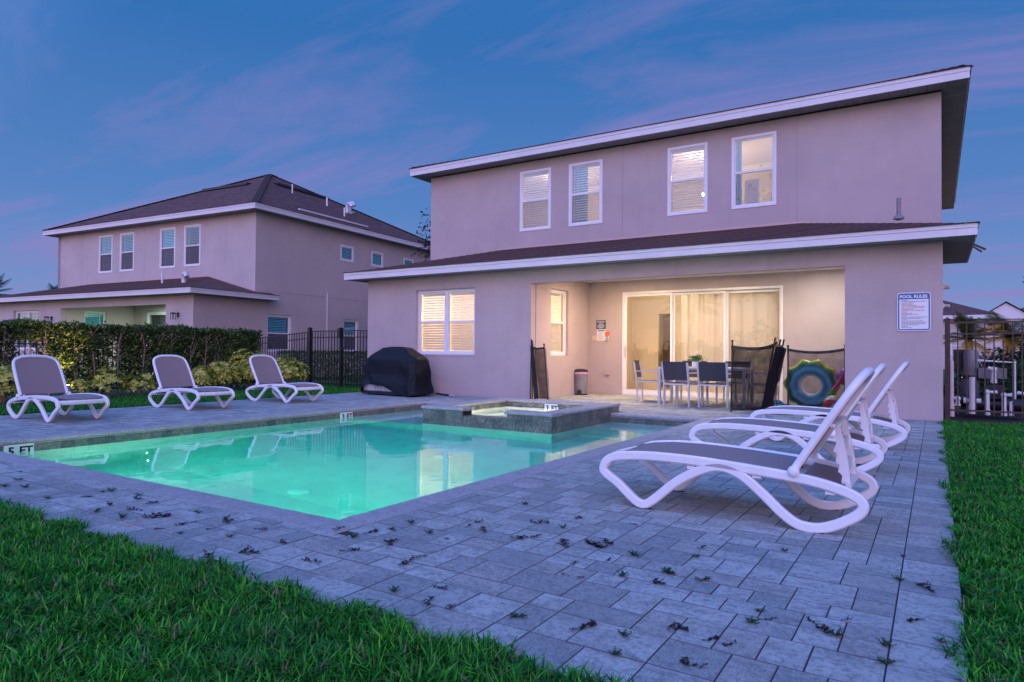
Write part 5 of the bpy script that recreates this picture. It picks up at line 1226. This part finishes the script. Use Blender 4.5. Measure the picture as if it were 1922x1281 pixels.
def shrub(c, rx, ry, h, label, seed, n=900, size=.092, tall=0):
    t = thing('variegated_shrub', label, 'shrub', (c[0], c[1], -.03), 0, 'yellow-green shrubs along the hedge')
    r = np.random.default_rng(seed); k = n//6
    # clusters (whorls) of leaves on the dome surface
    th = r.uniform(0, 2*PI, k); ph = np.arccos(r.uniform(-.15, 1, k)); rad = r.uniform(.72, 1.05, k)**.7
    lump = 1+.16*np.sin(th*3+seed)+.10*np.sin(ph*5+seed*2)
    C = np.stack([rx*np.sin(ph)*np.cos(th)*rad*lump, ry*np.sin(ph)*np.sin(th)*rad*lump, np.maximum(.05, h*.42+h*.55*np.cos(ph)*rad*lump)], 1)
    V = []; F = []; S_ = []; tint = []
    for ci, c_ in enumerate(C):
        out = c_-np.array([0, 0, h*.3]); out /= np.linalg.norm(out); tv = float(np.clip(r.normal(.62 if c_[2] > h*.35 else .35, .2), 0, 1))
        a = np.cross(out, [0.3, .2, 1]); a /= np.linalg.norm(a); b = np.cross(out, a)
        m_ = 7
        for j in range(m_):
            an = 2*PI*j/m_+r.random(); d = (a*math.cos(an)+b*math.sin(an))*.9+out*.45; d /= np.linalg.norm(d); L = size*r.uniform(.7, 1.25); s = np.cross(d, out); s /= np.linalg.norm(s)+1e-9
            o = len(V); V += [c_, c_+d*L*.5+s*L*.2, c_+d*L+out*(-.15*L), c_+d*L*.5-s*L*.2]; F += [o, o+1, o+2, o, o+2, o+3]; S_ += [3, 3]; tv2 = float(np.clip(tv+r.normal(0, .12), 0, 1)); tint += [tv2]*4
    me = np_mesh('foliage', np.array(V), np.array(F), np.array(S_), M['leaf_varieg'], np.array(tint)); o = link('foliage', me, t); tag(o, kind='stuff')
    for k in range(7):
        a = random.uniform(0, 2*PI); e_ = (rx*.6*math.cos(a), ry*.6*math.sin(a), h*random.uniform(.5, .8)); MB().tube([(random.uniform(-.05, .05), random.uniform(-.05, .05), 0), (e_[0]*.4, e_[1]*.4, e_[2]*.55), e_], [.014, .009, .004], 5).build('stem', M['stem'], t, smooth=True)
    return t
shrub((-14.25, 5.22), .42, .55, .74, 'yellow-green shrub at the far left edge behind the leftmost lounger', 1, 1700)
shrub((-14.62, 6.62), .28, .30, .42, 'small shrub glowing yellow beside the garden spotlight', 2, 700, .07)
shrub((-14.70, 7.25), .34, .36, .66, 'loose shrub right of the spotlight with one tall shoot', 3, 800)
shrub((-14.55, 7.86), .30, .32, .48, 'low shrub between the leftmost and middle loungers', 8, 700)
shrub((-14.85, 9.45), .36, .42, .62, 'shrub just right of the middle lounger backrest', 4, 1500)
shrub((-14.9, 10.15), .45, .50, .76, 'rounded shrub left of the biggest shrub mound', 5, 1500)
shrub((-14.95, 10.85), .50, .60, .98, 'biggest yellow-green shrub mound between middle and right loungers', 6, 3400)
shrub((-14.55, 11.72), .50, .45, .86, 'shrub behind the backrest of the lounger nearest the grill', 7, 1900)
# low clipped hedge behind the gate
lh = thing('low_hedge', 'low clipped dark hedge seen through the black metal fence', 'hedge'); n = 15000
pts = np.stack([r.uniform(-17.6, -12.2, n), 13.75+np.abs(r.normal(0, .16, n)), r.uniform(.10, .97, n)], 1); nt2 = 4500
pt2 = np.stack([r.uniform(-17.6, -12.2, nt2), 13.75+r.uniform(0, .7, nt2), .97-np.abs(r.normal(0, .03, nt2))+(r.random(nt2) < .02)*r.uniform(0, .14, nt2)], 1)
tag(leaf_cloud('foliage', lh, np.concatenate([pts, pt2]), .05, M['leaf_hedge'], .4, 9, aspect=.5), kind='stuff')
for k in range(16): MB().tube([(-17.4+k*.33, 13.95, -.03), (-17.4+k*.33+random.uniform(-.05, .05), 13.93, .75)], [.015, .006], 5).build('stem', M['stem'], lh, smooth=True)

# ---------------------------------------------------------------- grass
def grass_mat():
    mt, t_, p = new_mat('grass_blade'); at = t_.n('ShaderNodeAttribute', attribute_name='tint'); g = t_.n('ShaderNodeNewGeometry')
    n1 = t_.n('ShaderNodeTexNoise', i_Scale=2.2, i_Detail=3.0); t_.l(g.outputs['Position'], n1.inputs['Vector'])
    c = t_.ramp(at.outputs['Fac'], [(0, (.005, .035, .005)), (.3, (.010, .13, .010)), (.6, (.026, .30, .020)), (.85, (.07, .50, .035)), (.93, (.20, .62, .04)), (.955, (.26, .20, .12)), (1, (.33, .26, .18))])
    c = t_.mix(t_.math('MULTIPLY', t_.ramp(n1.outputs[0], [(.38, (0, 0, 0)), (.7, (1, 1, 1))]), .55), c, (.018, .17, .035))
    t_.l(c, p.inputs['Base Color']); p.inputs['Roughness'].default_value = .5; p.inputs['Specular IOR Level'].default_value = .2
    tb = t_.n('ShaderNodeBsdfTranslucent'); t_.l(c, tb.inputs[0]); mx = t_.n('ShaderNodeMixShader'); mx.inputs[0].default_value = .3; o = mt.node_tree.nodes['Material Output']
    t_.l(p.outputs[0], mx.inputs[1]); t_.l(tb.outputs[0], mx.inputs[2]); t_.l(mx.outputs[0], o.inputs[0]); return mt
M['blade'] = grass_mat()
def grass(name, P, hgt, wid, seed, lean=.55):
    r = np.random.default_rng(seed); n = len(P); a = r.uniform(0, 2*PI, n); h = hgt*(.45+.75*r.random(n)); w_ = wid*(.6+.6*r.random(n))
    clump = .5+.5*np.sin(P[:, 0]*9+np.sin(P[:, 1]*7)*2)*np.sin(P[:, 1]*11+np.sin(P[:, 0]*5)*2); h *= .75+.45*clump
    ln = np.abs(r.normal(lean, .3, n)); d = np.stack([np.cos(a), np.sin(a), np.zeros(n)], 1); s = np.stack([-np.sin(a+r.normal(0, .5, n)), np.cos(a), np.zeros(n)], 1)
    base = np.concatenate([P, np.full((n, 1), -.035)], 1); up = np.array([0, 0, 1.0])
    m1 = base+up*(h*.55)[:, None]+d*(h*ln*.35)[:, None]; tip = base+up*(h*np.clip(1-ln*.35, .35, 1))[:, None]+d*(h*ln*1.1)[:, None]
    W2 = (w_/2)[:, None]; V = np.stack([base-s*W2*.8, base+s*W2*.8, m1+s*W2, m1-s*W2, tip], 1).reshape(-1, 3); i = np.arange(n)[:, None]*5
    F = np.concatenate([i, i+1, i+2, i+3, i+3, i+2, i+4], 1).ravel(); sz = np.tile([4, 3], n); t1 = r.random(n); tint = np.stack([t1*.12, t1*.12, t1, t1, np.clip(t1+.1, 0, 1)], 1).ravel()  # blade bases tinted dark: thatch, plus shade between blades put into the colour
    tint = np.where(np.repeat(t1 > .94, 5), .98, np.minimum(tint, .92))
    me = np_mesh(name, V, F, sz, M['blade'], tint); o = link(name, me); return o
r = np.random.default_rng(77)
def scatter(x0, x1, y0, y1, dens):
    n = int((x1-x0)*(y1-y0)*dens); return np.stack([r.uniform(x0, x1, n), r.uniform(y0, y1, n)], 1)
P = scatter(-6.2, -.35, .55, 1.93, 15000)
dist = np.hypot(P[:, 0], P[:, 1]); P = P[(P[:, 1] > .35-.22*P[:, 0]*.6) ]
fwv = -.537*P[:, 0]+.843*P[:, 1]; P = P[(fwv > 1.5)]
edge = 1.93-.05*np.abs(np.sin(P[:, 0]*5.3))+.03*np.sin(P[:, 0]*13); P = P[P[:, 1] < edge]
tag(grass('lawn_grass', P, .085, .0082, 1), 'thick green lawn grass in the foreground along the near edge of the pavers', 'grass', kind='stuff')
P = np.concatenate([scatter(.075, 1.1, 2.2, 6.0, 14000), scatter(.075, 2.2, 6.0, 12.3, 5200), scatter(1.1, 2.2, 3.2, 6.0, 6000)])
P = P[P[:, 0] > .085+.03*np.sin(P[:, 1]*4.1)+.02*np.sin(P[:, 1]*17)-.02*(P[:, 1] > 5)]
P = P[(P[:, 0] < .30+.16*(P[:, 1]-1.6))]
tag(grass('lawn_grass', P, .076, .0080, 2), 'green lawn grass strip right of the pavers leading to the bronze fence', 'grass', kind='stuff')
P = np.concatenate([scatter(-14.5, -11.84, 2.6, 12.7, 2600), scatter(-17, -11.5, 12.3, 13.6, 1800)])
P = P[~((P[:, 0] > -12.1) & (P[:, 1] > 12.15))]
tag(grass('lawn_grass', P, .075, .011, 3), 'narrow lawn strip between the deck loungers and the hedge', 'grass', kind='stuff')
# runners creeping over the paver edge
P = np.concatenate([np.stack([r.uniform(.02, .09, 1400), r.uniform(2.2, 12, 1400)], 1), np.stack([r.uniform(-6, -.6, 900), r.uniform(1.90, 1.96, 900)], 1)])
P = P[(np.sin(P[:, 1]*3.3+P[:, 0]*2.0)+np.sin(P[:, 1]*9.1+1+P[:, 0]*6) > .9)]
o = grass('grass_runner', P, .06, .008, 4, lean=1.3); o.location.z = .03; tag(o, 'stray grass blades creeping over the edge of the pavers', 'grass', kind='stuff')

# ---------------------------------------------------------------- weeds and dried sprigs on the pavers
M['weed'] = leaf_mat('weed_green', [(.010, .035, .012), (.02, .06, .015), (.04, .11, .02)]); M['dry'] = leaf_mat('weed_dry', [(.008, .006, .006), (.014, .008, .008), (.022, .012, .01)], tr=.1)
def weed_mesh(kind, seed):
    r = random.Random(seed); V = []; F = []; S_ = []; T__ = []
    st_ = .055 if kind == 'd' else 0
    if st_:
        o = len(V); V += [(-st_, -.0012, .002), (st_, -.0010, .003), (st_, .0010, .003), (-st_, .0012, .002)]; F += [o, o+1, o+2, o+3]; S_.append(4); T__ += [.3]*4
    nb_ = 12 if kind == 'g' else r.choice([5, 9, 14])
    for b in range(nb_):
        a = r.uniform(0, 2*PI); L = r.uniform(.02, .05) if kind == 'g' else r.uniform(.012, .05); x = y = 0; z_ = .002; tv = r.random()
        if kind == 'd': x, y = max(-st_, min(st_, r.gauss(0, .035))), 0.0
        k = 6 if kind == 'd' else 4
        for j in range(k):
            a += r.uniform(-.5, .5); sx = L/k; nx_, ny_ = x+math.cos(a)*sx, y+math.sin(a)*sx; nz_ = z_+(r.uniform(0, .006) if kind == 'g' else r.uniform(-.002, .004)); nz_ = max(.002, nz_)
            w_ = .0014; px_, py2 = -math.sin(a)*w_, math.cos(a)*w_; o = len(V); V += [(x-px_, y-py2, z_), (x+px_, y+py2, z_), (nx_+px_, ny_+py2, nz_), (nx_-px_, ny_-py2, nz_)]; F += [o, o+1, o+2, o+3]; S_.append(4); T__ += [tv]*4
            for s in (-1, 1):
                la = a+s*r.uniform(.7, 1.3); ll = r.uniform(.006, .014); o = len(V); c, sn = math.cos(la), math.sin(la); wz = ll*.42
                V += [(nx_, ny_, nz_), (nx_+c*ll*.5-sn*wz, ny_+sn*ll*.5+c*wz, nz_+.004), (nx_+c*ll, ny_+sn*ll, nz_+.006), (nx_+c*ll*.5+sn*wz, ny_+sn*ll*.5-c*wz, nz_+.003)]; F += [o, o+1, o+2, o+3]; S_.append(4); T__ += [min(1, tv+.1)]*4
            x, y, z_ = nx_, ny_, nz_
    return np_mesh('weed' if kind == 'g' else 'dried_sprig', np.array(V, float), np.array(F), np.array(S_), M['weed'] if kind == 'g' else M['dry'], np.array(T__))
gm = [weed_mesh('g', i) for i in range(4)]; dm = [weed_mesh('d', i+10) for i in range(7)]
green = [(-2.63, 3.03), (-2.62, 2.85), (-2.69, 2.62), (-2.4, 2.92), (-1.94, 2.13), (-1.36, 2.19), (-1.83, 3.44), (-2.32, 3.82), (-1.21, 2.85), (-1.05, 3.01), (-1.28, 3.17), (-0.95, 2.26), (-0.92, 2.1), (-5.98, 2.31), (-5.77, 2.14), (-5.61, 2.21), (-5.08, 2.14), (-4.43, 2.13), (-4.14, 2.14), (-3.53, 2.14), (-3.24, 2.25), (-3.88, 2.47), (-4.69, 2.54), (-4.96, 2.49), (-1.02, 3.33), (-1.06, 3.01), (-0.59, 2.77), (-0.59, 2.64), (-0.14, 3.5), (-0.14, 2.53), (-0.31, 2.69), (0.01, 2.84), (-0.15, 2.69), (-0.89, 3.01), (-0.66, 3.69)]
dry = [(-2.67, 2.76), (-2.44, 2.64), (-2.16, 2.56), (-2.16, 2.45), (-1.8, 2.27), (-1.75, 2.12), (-1.64, 2.13), (-2.31, 3.18), (-2.31, 3.28), (-2.19, 3.14), (-1.91, 3.13), (-1.87, 3.21), (-1.85, 3.69), (-1.99, 3.46), (-1.52, 3.21), (-1.51, 3.29), (-1.48, 2.89), (-1.36, 3.03), (-1.44, 2.73), (-1.36, 2.73), (-1.05, 2.86), (-1.09, 2.26), (-0.81, 2.43), (-1.68, 3.15), (-1.52, 3.75), (-2.89, 2.7), (-2.25, 2.88), (-6.36, 2.47), (-4.92, 2.31), (-5.02, 2.45), (-4.59, 2.48), (-4.57, 2.28), (-4.28, 2.29), (-4.37, 2.46), (-4.06, 2.29), (-3.97, 2.28), (-3.48, 2.29), (-3.55, 2.45), (-3.7, 2.27), (-3.23, 2.44), (-2.93, 2.34), (-2.91, 2.13), (-3.73, 2.13), (-3.04, 1.99), (-2.54, 2.22), (-2.52, 2.44), (-1.04, 3.5), (-1.05, 2.86), (-0.81, 2.43), (-0.67, 2.41), (-0.61, 2.4), (-0.54, 2.71), (-0.37, 2.73), (-0.29, 2.87), (-0.14, 3.93), (-0.04, 3.44), (-0.08, 3.01), (-0.68, 2.17)]
def spot_words(x, y):
    c = [((-1.4, 4.2), 'by the near lounger feet'), ((-3.2, 2.6), 'near the pool corner'), ((-5.3, 2.6), 'along the near pool edge at left'), ((-.1, 3.3), 'on the right-hand border stones'), ((-2.2, 2.2), 'beside the front lawn edge'), ((-1.0, 2.4), 'in the bottom right of the deck'), ((-2.0, 3.2), 'between the pool corner and the near lounger'), ((-.8, 3.3), 'right of centre in front of the near lounger')]
    return min(c, key=lambda q: (q[0][0]-x)**2+(q[0][1]-y)**2)[1]
for i, (x, y) in enumerate(green):
    s = random.uniform(.45, .85); o = link('weed', gm[i % 4], None, (x, y, .001), (0, 0, random.uniform(0, 6)), (s, s, s*random.uniform(.6, 1.6))); tag(o, 'small green weed in a paver joint '+spot_words(x, y), 'weed', 'green weeds '+spot_words(x, y))
for i, (x, y) in enumerate(dry):
    s = random.choice([.4, .5, .65, .8, 1.0]); o = link('dried_sprig', dm[i % 7], None, (x, y, .001), (0, 0, random.uniform(0, 6)), (s, s*random.uniform(.6, 1.2), s)); tag(o, 'dark dried sprig on the pavers '+spot_words(x, y), 'dead weed', 'dried sprigs '+spot_words(x, y))

# ---------------------------------------------------------------- trees
def tree(name, label, base, h, crown, lr, seed, m_, n=2600, leaf=.12, trunk=.16, cat='tree', limbs=9, open_=.0):
    t = thing(name, label, cat, base); r = np.random.default_rng(seed); rd = random.Random(seed)
    q = MB(); top_ = Vector((rd.uniform(-.4, .4), rd.uniform(-.4, .4), h*.62)); q.tube([(0, 0, -.1), (rd.uniform(-.1, .1), .05, h*.3), top_], [trunk, trunk*.8, trunk*.5], 10); q.build('trunk', M['bark'], t, smooth=True)
    cs = []; q = MB()
    for k in range(limbs):
        a = 2*PI*k/limbs+rd.uniform(-.4, .4); s0 = Vector((0, 0, h*.25)).lerp(top_, rd.uniform(.3, 1)); e_ = Vector((math.cos(a)*crown[0]*rd.uniform(.45, .95), math.sin(a)*crown[1]*rd.uniform(.45, .95), h*(.55+.45*rd.random())))
        mid = s0.lerp(e_, .5)+Vector((0, 0, .08*h)); q.tube([s0, mid, e_], [trunk*.4, trunk*.25, trunk*.08], 6); cs += [e_, mid]
        for j in range(4):
            f_2 = mid.lerp(e_, rd.random()); e2 = f_2+Vector((rd.uniform(-1, 1)*crown[0]*.4, rd.uniform(-1, 1)*crown[1]*.4, rd.uniform(0, .2)*h)); q.tube([f_2, e2], [trunk*.12, trunk*.03], 5); cs.append(e2)
    q.build('limb', M['bark'], t, smooth=True)
    cs = np.array([tuple(c) for c in cs]); w_ = cs[r.integers(0, len(cs), n)]; pts = w_+r.normal(size=(n, 3))*lr
    tag(leaf_cloud('crown', t, pts, leaf, m_, .2, seed, aspect=.5), kind='stuff'); return t
def palm(name, label, base, h, R_, seed, m_, nf=22, droop=.5, fan=False):
    t = thing(name, label, 'palm tree', base); rd = random.Random(seed); q = MB(); N = 10
    q.tube([(0.03*math.sin(i), .02*math.cos(i*2), -.1+(h+.1)*i/N) for i in range(N+1)], [.16-.03*i/N+.012*(i % 2) for i in range(N+1)], 10); q.build('trunk', M['bark'], t, smooth=True)
    V = []; F = []; S_ = []; T__ = []
    for k in range(nf):
        a = 2*PI*k/nf*2.4+rd.uniform(-.2, .2); el = rd.uniform(-.5, 1.35); L = R_*rd.uniform(.8, 1.1); tv = rd.random(); p = Vector((0, 0, h)); d = Vector((math.cos(a)*math.cos(el), math.sin(a)*math.cos(el), math.sin(el))); K = 14
        for i in range(K):
            d2 = (d+Vector((0, 0, -droop*(i/K)**1.3))).normalized(); p2_ = p+d2*L/K; s = d2.cross(Vector((0, 0, 1))).normalized()
            if fan and i < 6: p = p2_; continue
            ll = (L*.42*math.sin(PI*min(1, (i+1.5)/K)*.9+.12) if not fan else L*.42); 
            for sg_ in (-1, 1):
                for q_ in range(2):
                    pp_ = p.lerp(p2_, q_*.5); tip = pp_+(s*sg_*.8+d2*.6+Vector((0, 0, -.25))).normalized()*ll; w3 = d2*L*.018; o_ = len(V); V += [tuple(pp_-w3), tuple(pp_+w3), tuple(tip)]; F += [o_, o_+1, o_+2]; S_.append(3); T__ += [tv]*3
            p = p2_
    me = np_mesh('fronds', np.array(V), np.array(F), np.array(S_), m_, np.array(T__)); tag(link('crown', me, t), kind='stuff'); return t
M['palm_leaf'] = leaf_mat('palm_leaf', [(.02, .045, .02), (.04, .075, .03), (.07, .10, .04)])
M['leaf_sparse'] = leaf_mat('leaf_sparse', [(.02, .025, .018), (.05, .05, .03), (.10, .08, .055)])
tree('young_oak', 'sparse dark tree standing between the neighbouring house and the lit house', (-16.1, 21.5, -.03), 5.9, (1.5, 1.3), .40, 31, M['leaf_sparse'], 5200, .15, .09, limbs=13)
palm('fan_palm', 'palm crown rising behind the neighbouring roof at the far left', (-46.5, 16.0, 0), 4.1, 1.6, 5, M['palm_leaf'], 40, .25)
palm('fan_palm', 'smaller palm crown right of the far-left palm behind the roof', (-43.0, 18.6, 0), 3.9, 1.1, 8, M['palm_leaf'], 30, .25)
# right-hand background
tree('shade_tree', 'dark leafy tree beyond the bronze fence at the right edge', (5.3, 31, -.03), 3.7, (1.5, 1.5), .40, 41, M['leaf_dark'], 5200, .15, .12, limbs=12)
M['palm_warm'] = leaf_mat('palm_warm', [(.05, .06, .02), (.10, .10, .03), (.15, .13, .05)])
palm('date_palm', 'date palm lit from below beyond the bronze fence, nearest the house', (1.15, 34, 0), 1.7, 1.35, 12, M['palm_warm'], 30, .6)
palm('date_palm', 'date palm with a warm-lit trunk beyond the middle of the bronze fence', (2.55, 35, 0), 1.8, 1.4, 13, M['palm_warm'], 34, .6)
palm('date_palm', 'date palm in the gap right of the pool equipment', (4.0, 37, 0), 1.7, 1.4, 14, M['palm_warm'], 30, .6)
def bush(name, label, c, R_, seed, m_, n=5000, leaf=.10):
    t = thing(name, label, 'bush', c); r = np.random.default_rng(seed); d = r.normal(size=(n, 3)); d /= np.linalg.norm(d, axis=1)[:, None]; d[:, 2] = np.abs(d[:, 2]); lump = 1+.12*np.sin(d[:, 0]*6+seed)+.12*np.sin(d[:, 1]*7+seed)
    pts = d*np.array(R_)*(r.uniform(.55, 1, n)**.4*lump)[:, None]; tag(leaf_cloud('foliage', t, pts, leaf, m_, .3, seed), kind='stuff')
    for k in range(5): MB().tube([(0, 0, 0), (d[k, 0]*R_[0]*.6, d[k, 1]*R_[1]*.6, R_[2]*.6)], [.02, .008], 5).build('stem', M['bark'], t)
    return t
M['leaf_bright'] = leaf_mat('leaf_bright', [(.02, .07, .02), (.05, .14, .03), (.10, .22, .05)])
bush('garden_bush', 'bright green bush behind the fence at the right edge of the photo', (2.35, 16.4, -.03), (1.05, 1.1, 1.20), 51, M['leaf_bright'], 7000, .11)
bush('garden_bush', 'low dark bush behind the filter tank', (1.35, 20.5, -.03), (1.1, .9, 1.05), 52, M['leaf_dark'], 4000, .10)
bush('garden_bush', 'rounded dark bush between the palms beyond the fence', (2.9, 27, -.03), (1.3, 1.0, 1.5), 53, M['leaf_dark'], 4000, .13)
# street furniture
def lamp_post(label, base, h, arm):
    t = thing('street_lamp', label, 'street lamp', base); q = MB(); q.tube([(0, 0, 0), (0, 0, h)], [.07, .045], 10); q.build('post', M['trim'], t, smooth=True)
    q = MB(); q.tube([(0, 0, h), (arm*.5, 0, h+.12), (arm, 0, h+.1)], .035, 8); q.lathe([(.02, .2), (.17, .08), (.18, .02), (.12, .0)], 12, (arm, 0, h-.02)); q.build('lantern', M['trim'], t, smooth=True); return t
lamp_post('white street lamp post standing right of the bronze fence palms', (3.45, 30.0, 0), 2.05, .25)
# garage glow by the palms
gl_ = thing('garden_light', 'bright warm light on a low white wall beyond the fence', 'light', (3.95, 39.5, 0)); MB().box(-.35, .35, -.1, .1, 1.30, 1.62).build('lens', emit('warm_lens', (1, .62, .25), 14), gl_); MB().box(-1.1, 1.1, .1, .3, 0, 2.3).build('wall', M['stucco_n'], gl_)
area('glow', (2.0, 33.6, .2), (0, .3, 1), .4, 60, (1, .55, .2), par=gl_).location = (-1.9, -4.8, .2)
gl2 = thing('garden_light', 'small ground light at the foot of the leftmost date palm', 'light', (1.0, 33.2, 0)); MB().lathe([(.001, .0), (.12, 0), (.13, .1), (.08, .12), (.001, .12)], 12).build('lens', emit('warm_lens2', (1, .5, .25), 10), gl2); area('glow', (0, 0, .2), (0, .2, 1), .3, 40, (1, .55, .2), par=gl2)
# distant houses
def far_house(label, x0, x1, y0, y1, wz, rz_, gable=None):
    t = thing('house', label, 'house'); q = MB(); q.box(x0+.5, x1-.5, y0+.5, y1-.5, -.04, wz); q.build('wall', M['stucco_n'], t)
    hw = min(x1-x0, y1-y0)/2; px0, px1 = (x0+hw, x1-hw) if x1-x0 > y1-y0 else ((x0+x1)/2,)*2; py0, py1 = ((y0+y1)/2,)*2 if x1-x0 > y1-y0 else (y0+hw, y1-hw)
    a, b, c, d = (x0, y0, wz), (x1, y0, wz), (x1, y1, wz), (x0, y1, wz); p1_, p2_ = (px0, py0, rz_), (px1, py1, rz_)
    if x1-x0 > y1-y0: quads = [[a, b, p2_, p1_], [b, c, p2_], [c, d, p1_, p2_], [d, a, p1_]]
    else: quads = [[a, b, p1_], [b, c, p2_, p1_], [c, d, p2_], [d, a, p1_, p2_]]
    build_roof('roof', quads, t); ring_ = MB()
    ring(ring_, (x0-.05, x1+.05, y0-.05, y1+.05), (x0+.5, x1-.5, y0+.5, y1-.5), wz-.28, wz-.01); ring_.build('fascia', M['trim'], t)
    n = int((x1-x0)/3.5)
    for i in range(n):
        for z_ in ((1.0, 4.1) if wz > 4.5 else (1.0,)):
            window(t, (x0+1.3+i*3.4, y0+.485, z_), 0, 1.1, 1.4, gl='glass_dark', blind=None, backing='dark')
    if gable:
        gx, gw, gz = gable; q = MB(); q.prism([(gx-gw, wz), (gx+gw, wz), (gx, gz)], y0-1.0, y0+3, 'y'); q.box(gx-gw+.3, gx+gw-.3, y0-.7, y0+.5, 0, wz); q.build('gable', M['trim'], t)
        e_ = .25; build_roof('gable_roof', [[(gx-gw-e_, y0-1.2, wz-.1), (gx, y0-1.2, gz+.12), (gx, y0+4, gz+.12), (gx-gw-e_, y0+4, wz-.1)], [(gx, y0-1.2, gz+.12), (gx+gw+e_, y0-1.2, wz-.1), (gx+gw+e_, y0+4, wz-.1), (gx, y0+4, gz+.12)]], t)
    return t
far_house('distant hip-roofed house behind the palms, left of the gabled one', -14, 3.8, 58, 68, 3.9, 5.9)
far_house('distant house with a white gable at the right edge', 2.8, 24, 64, 76, 3.8, 5.8, gable=(4.5, 1.8, 5.0))
far_house('distant dark-roofed house behind the neighbouring roof at far left', -74, -44, 30, 42, 3.6, 5.6)
# things only seen mirrored in the glass doors and the water: the trees behind the camera
tree('oak', 'spreading oak behind the viewer, mirrored in the sliding doors', (-7.6, -11, -.03), 9.5, (4.0, 3.5), .8, 61, M['leaf_dark'], 5200, .26, .34, limbs=12)
palm('cabbage_palm', 'palm behind the viewer, mirrored in the right-hand glass door', (-2.0, -18, 0), 3.4, 2.6, 62, M['palm_leaf'], 40, .4)
palm('cabbage_palm', 'taller palm behind the viewer to the left', (-14.5, -16, 0), 4.6, 2.4, 63, M['palm_leaf'], 40, .4)
n = 16000; r = np.random.default_rng(5); x = r.uniform(-60, 45, n); zt = 2.0+.8*np.sin(x*.35)+.6*np.sin(x*.9+1)+.4*np.sin(x*2.3)
tag(leaf_cloud('tree_line', None, np.stack([x, -30-r.uniform(0, 3, n), r.uniform(0, 1, n)*zt], 1), .5, M['leaf_dark'], .3, 8), 'far row of trees and shrubs on the sunset side, behind the viewer', 'tree line', kind='stuff')
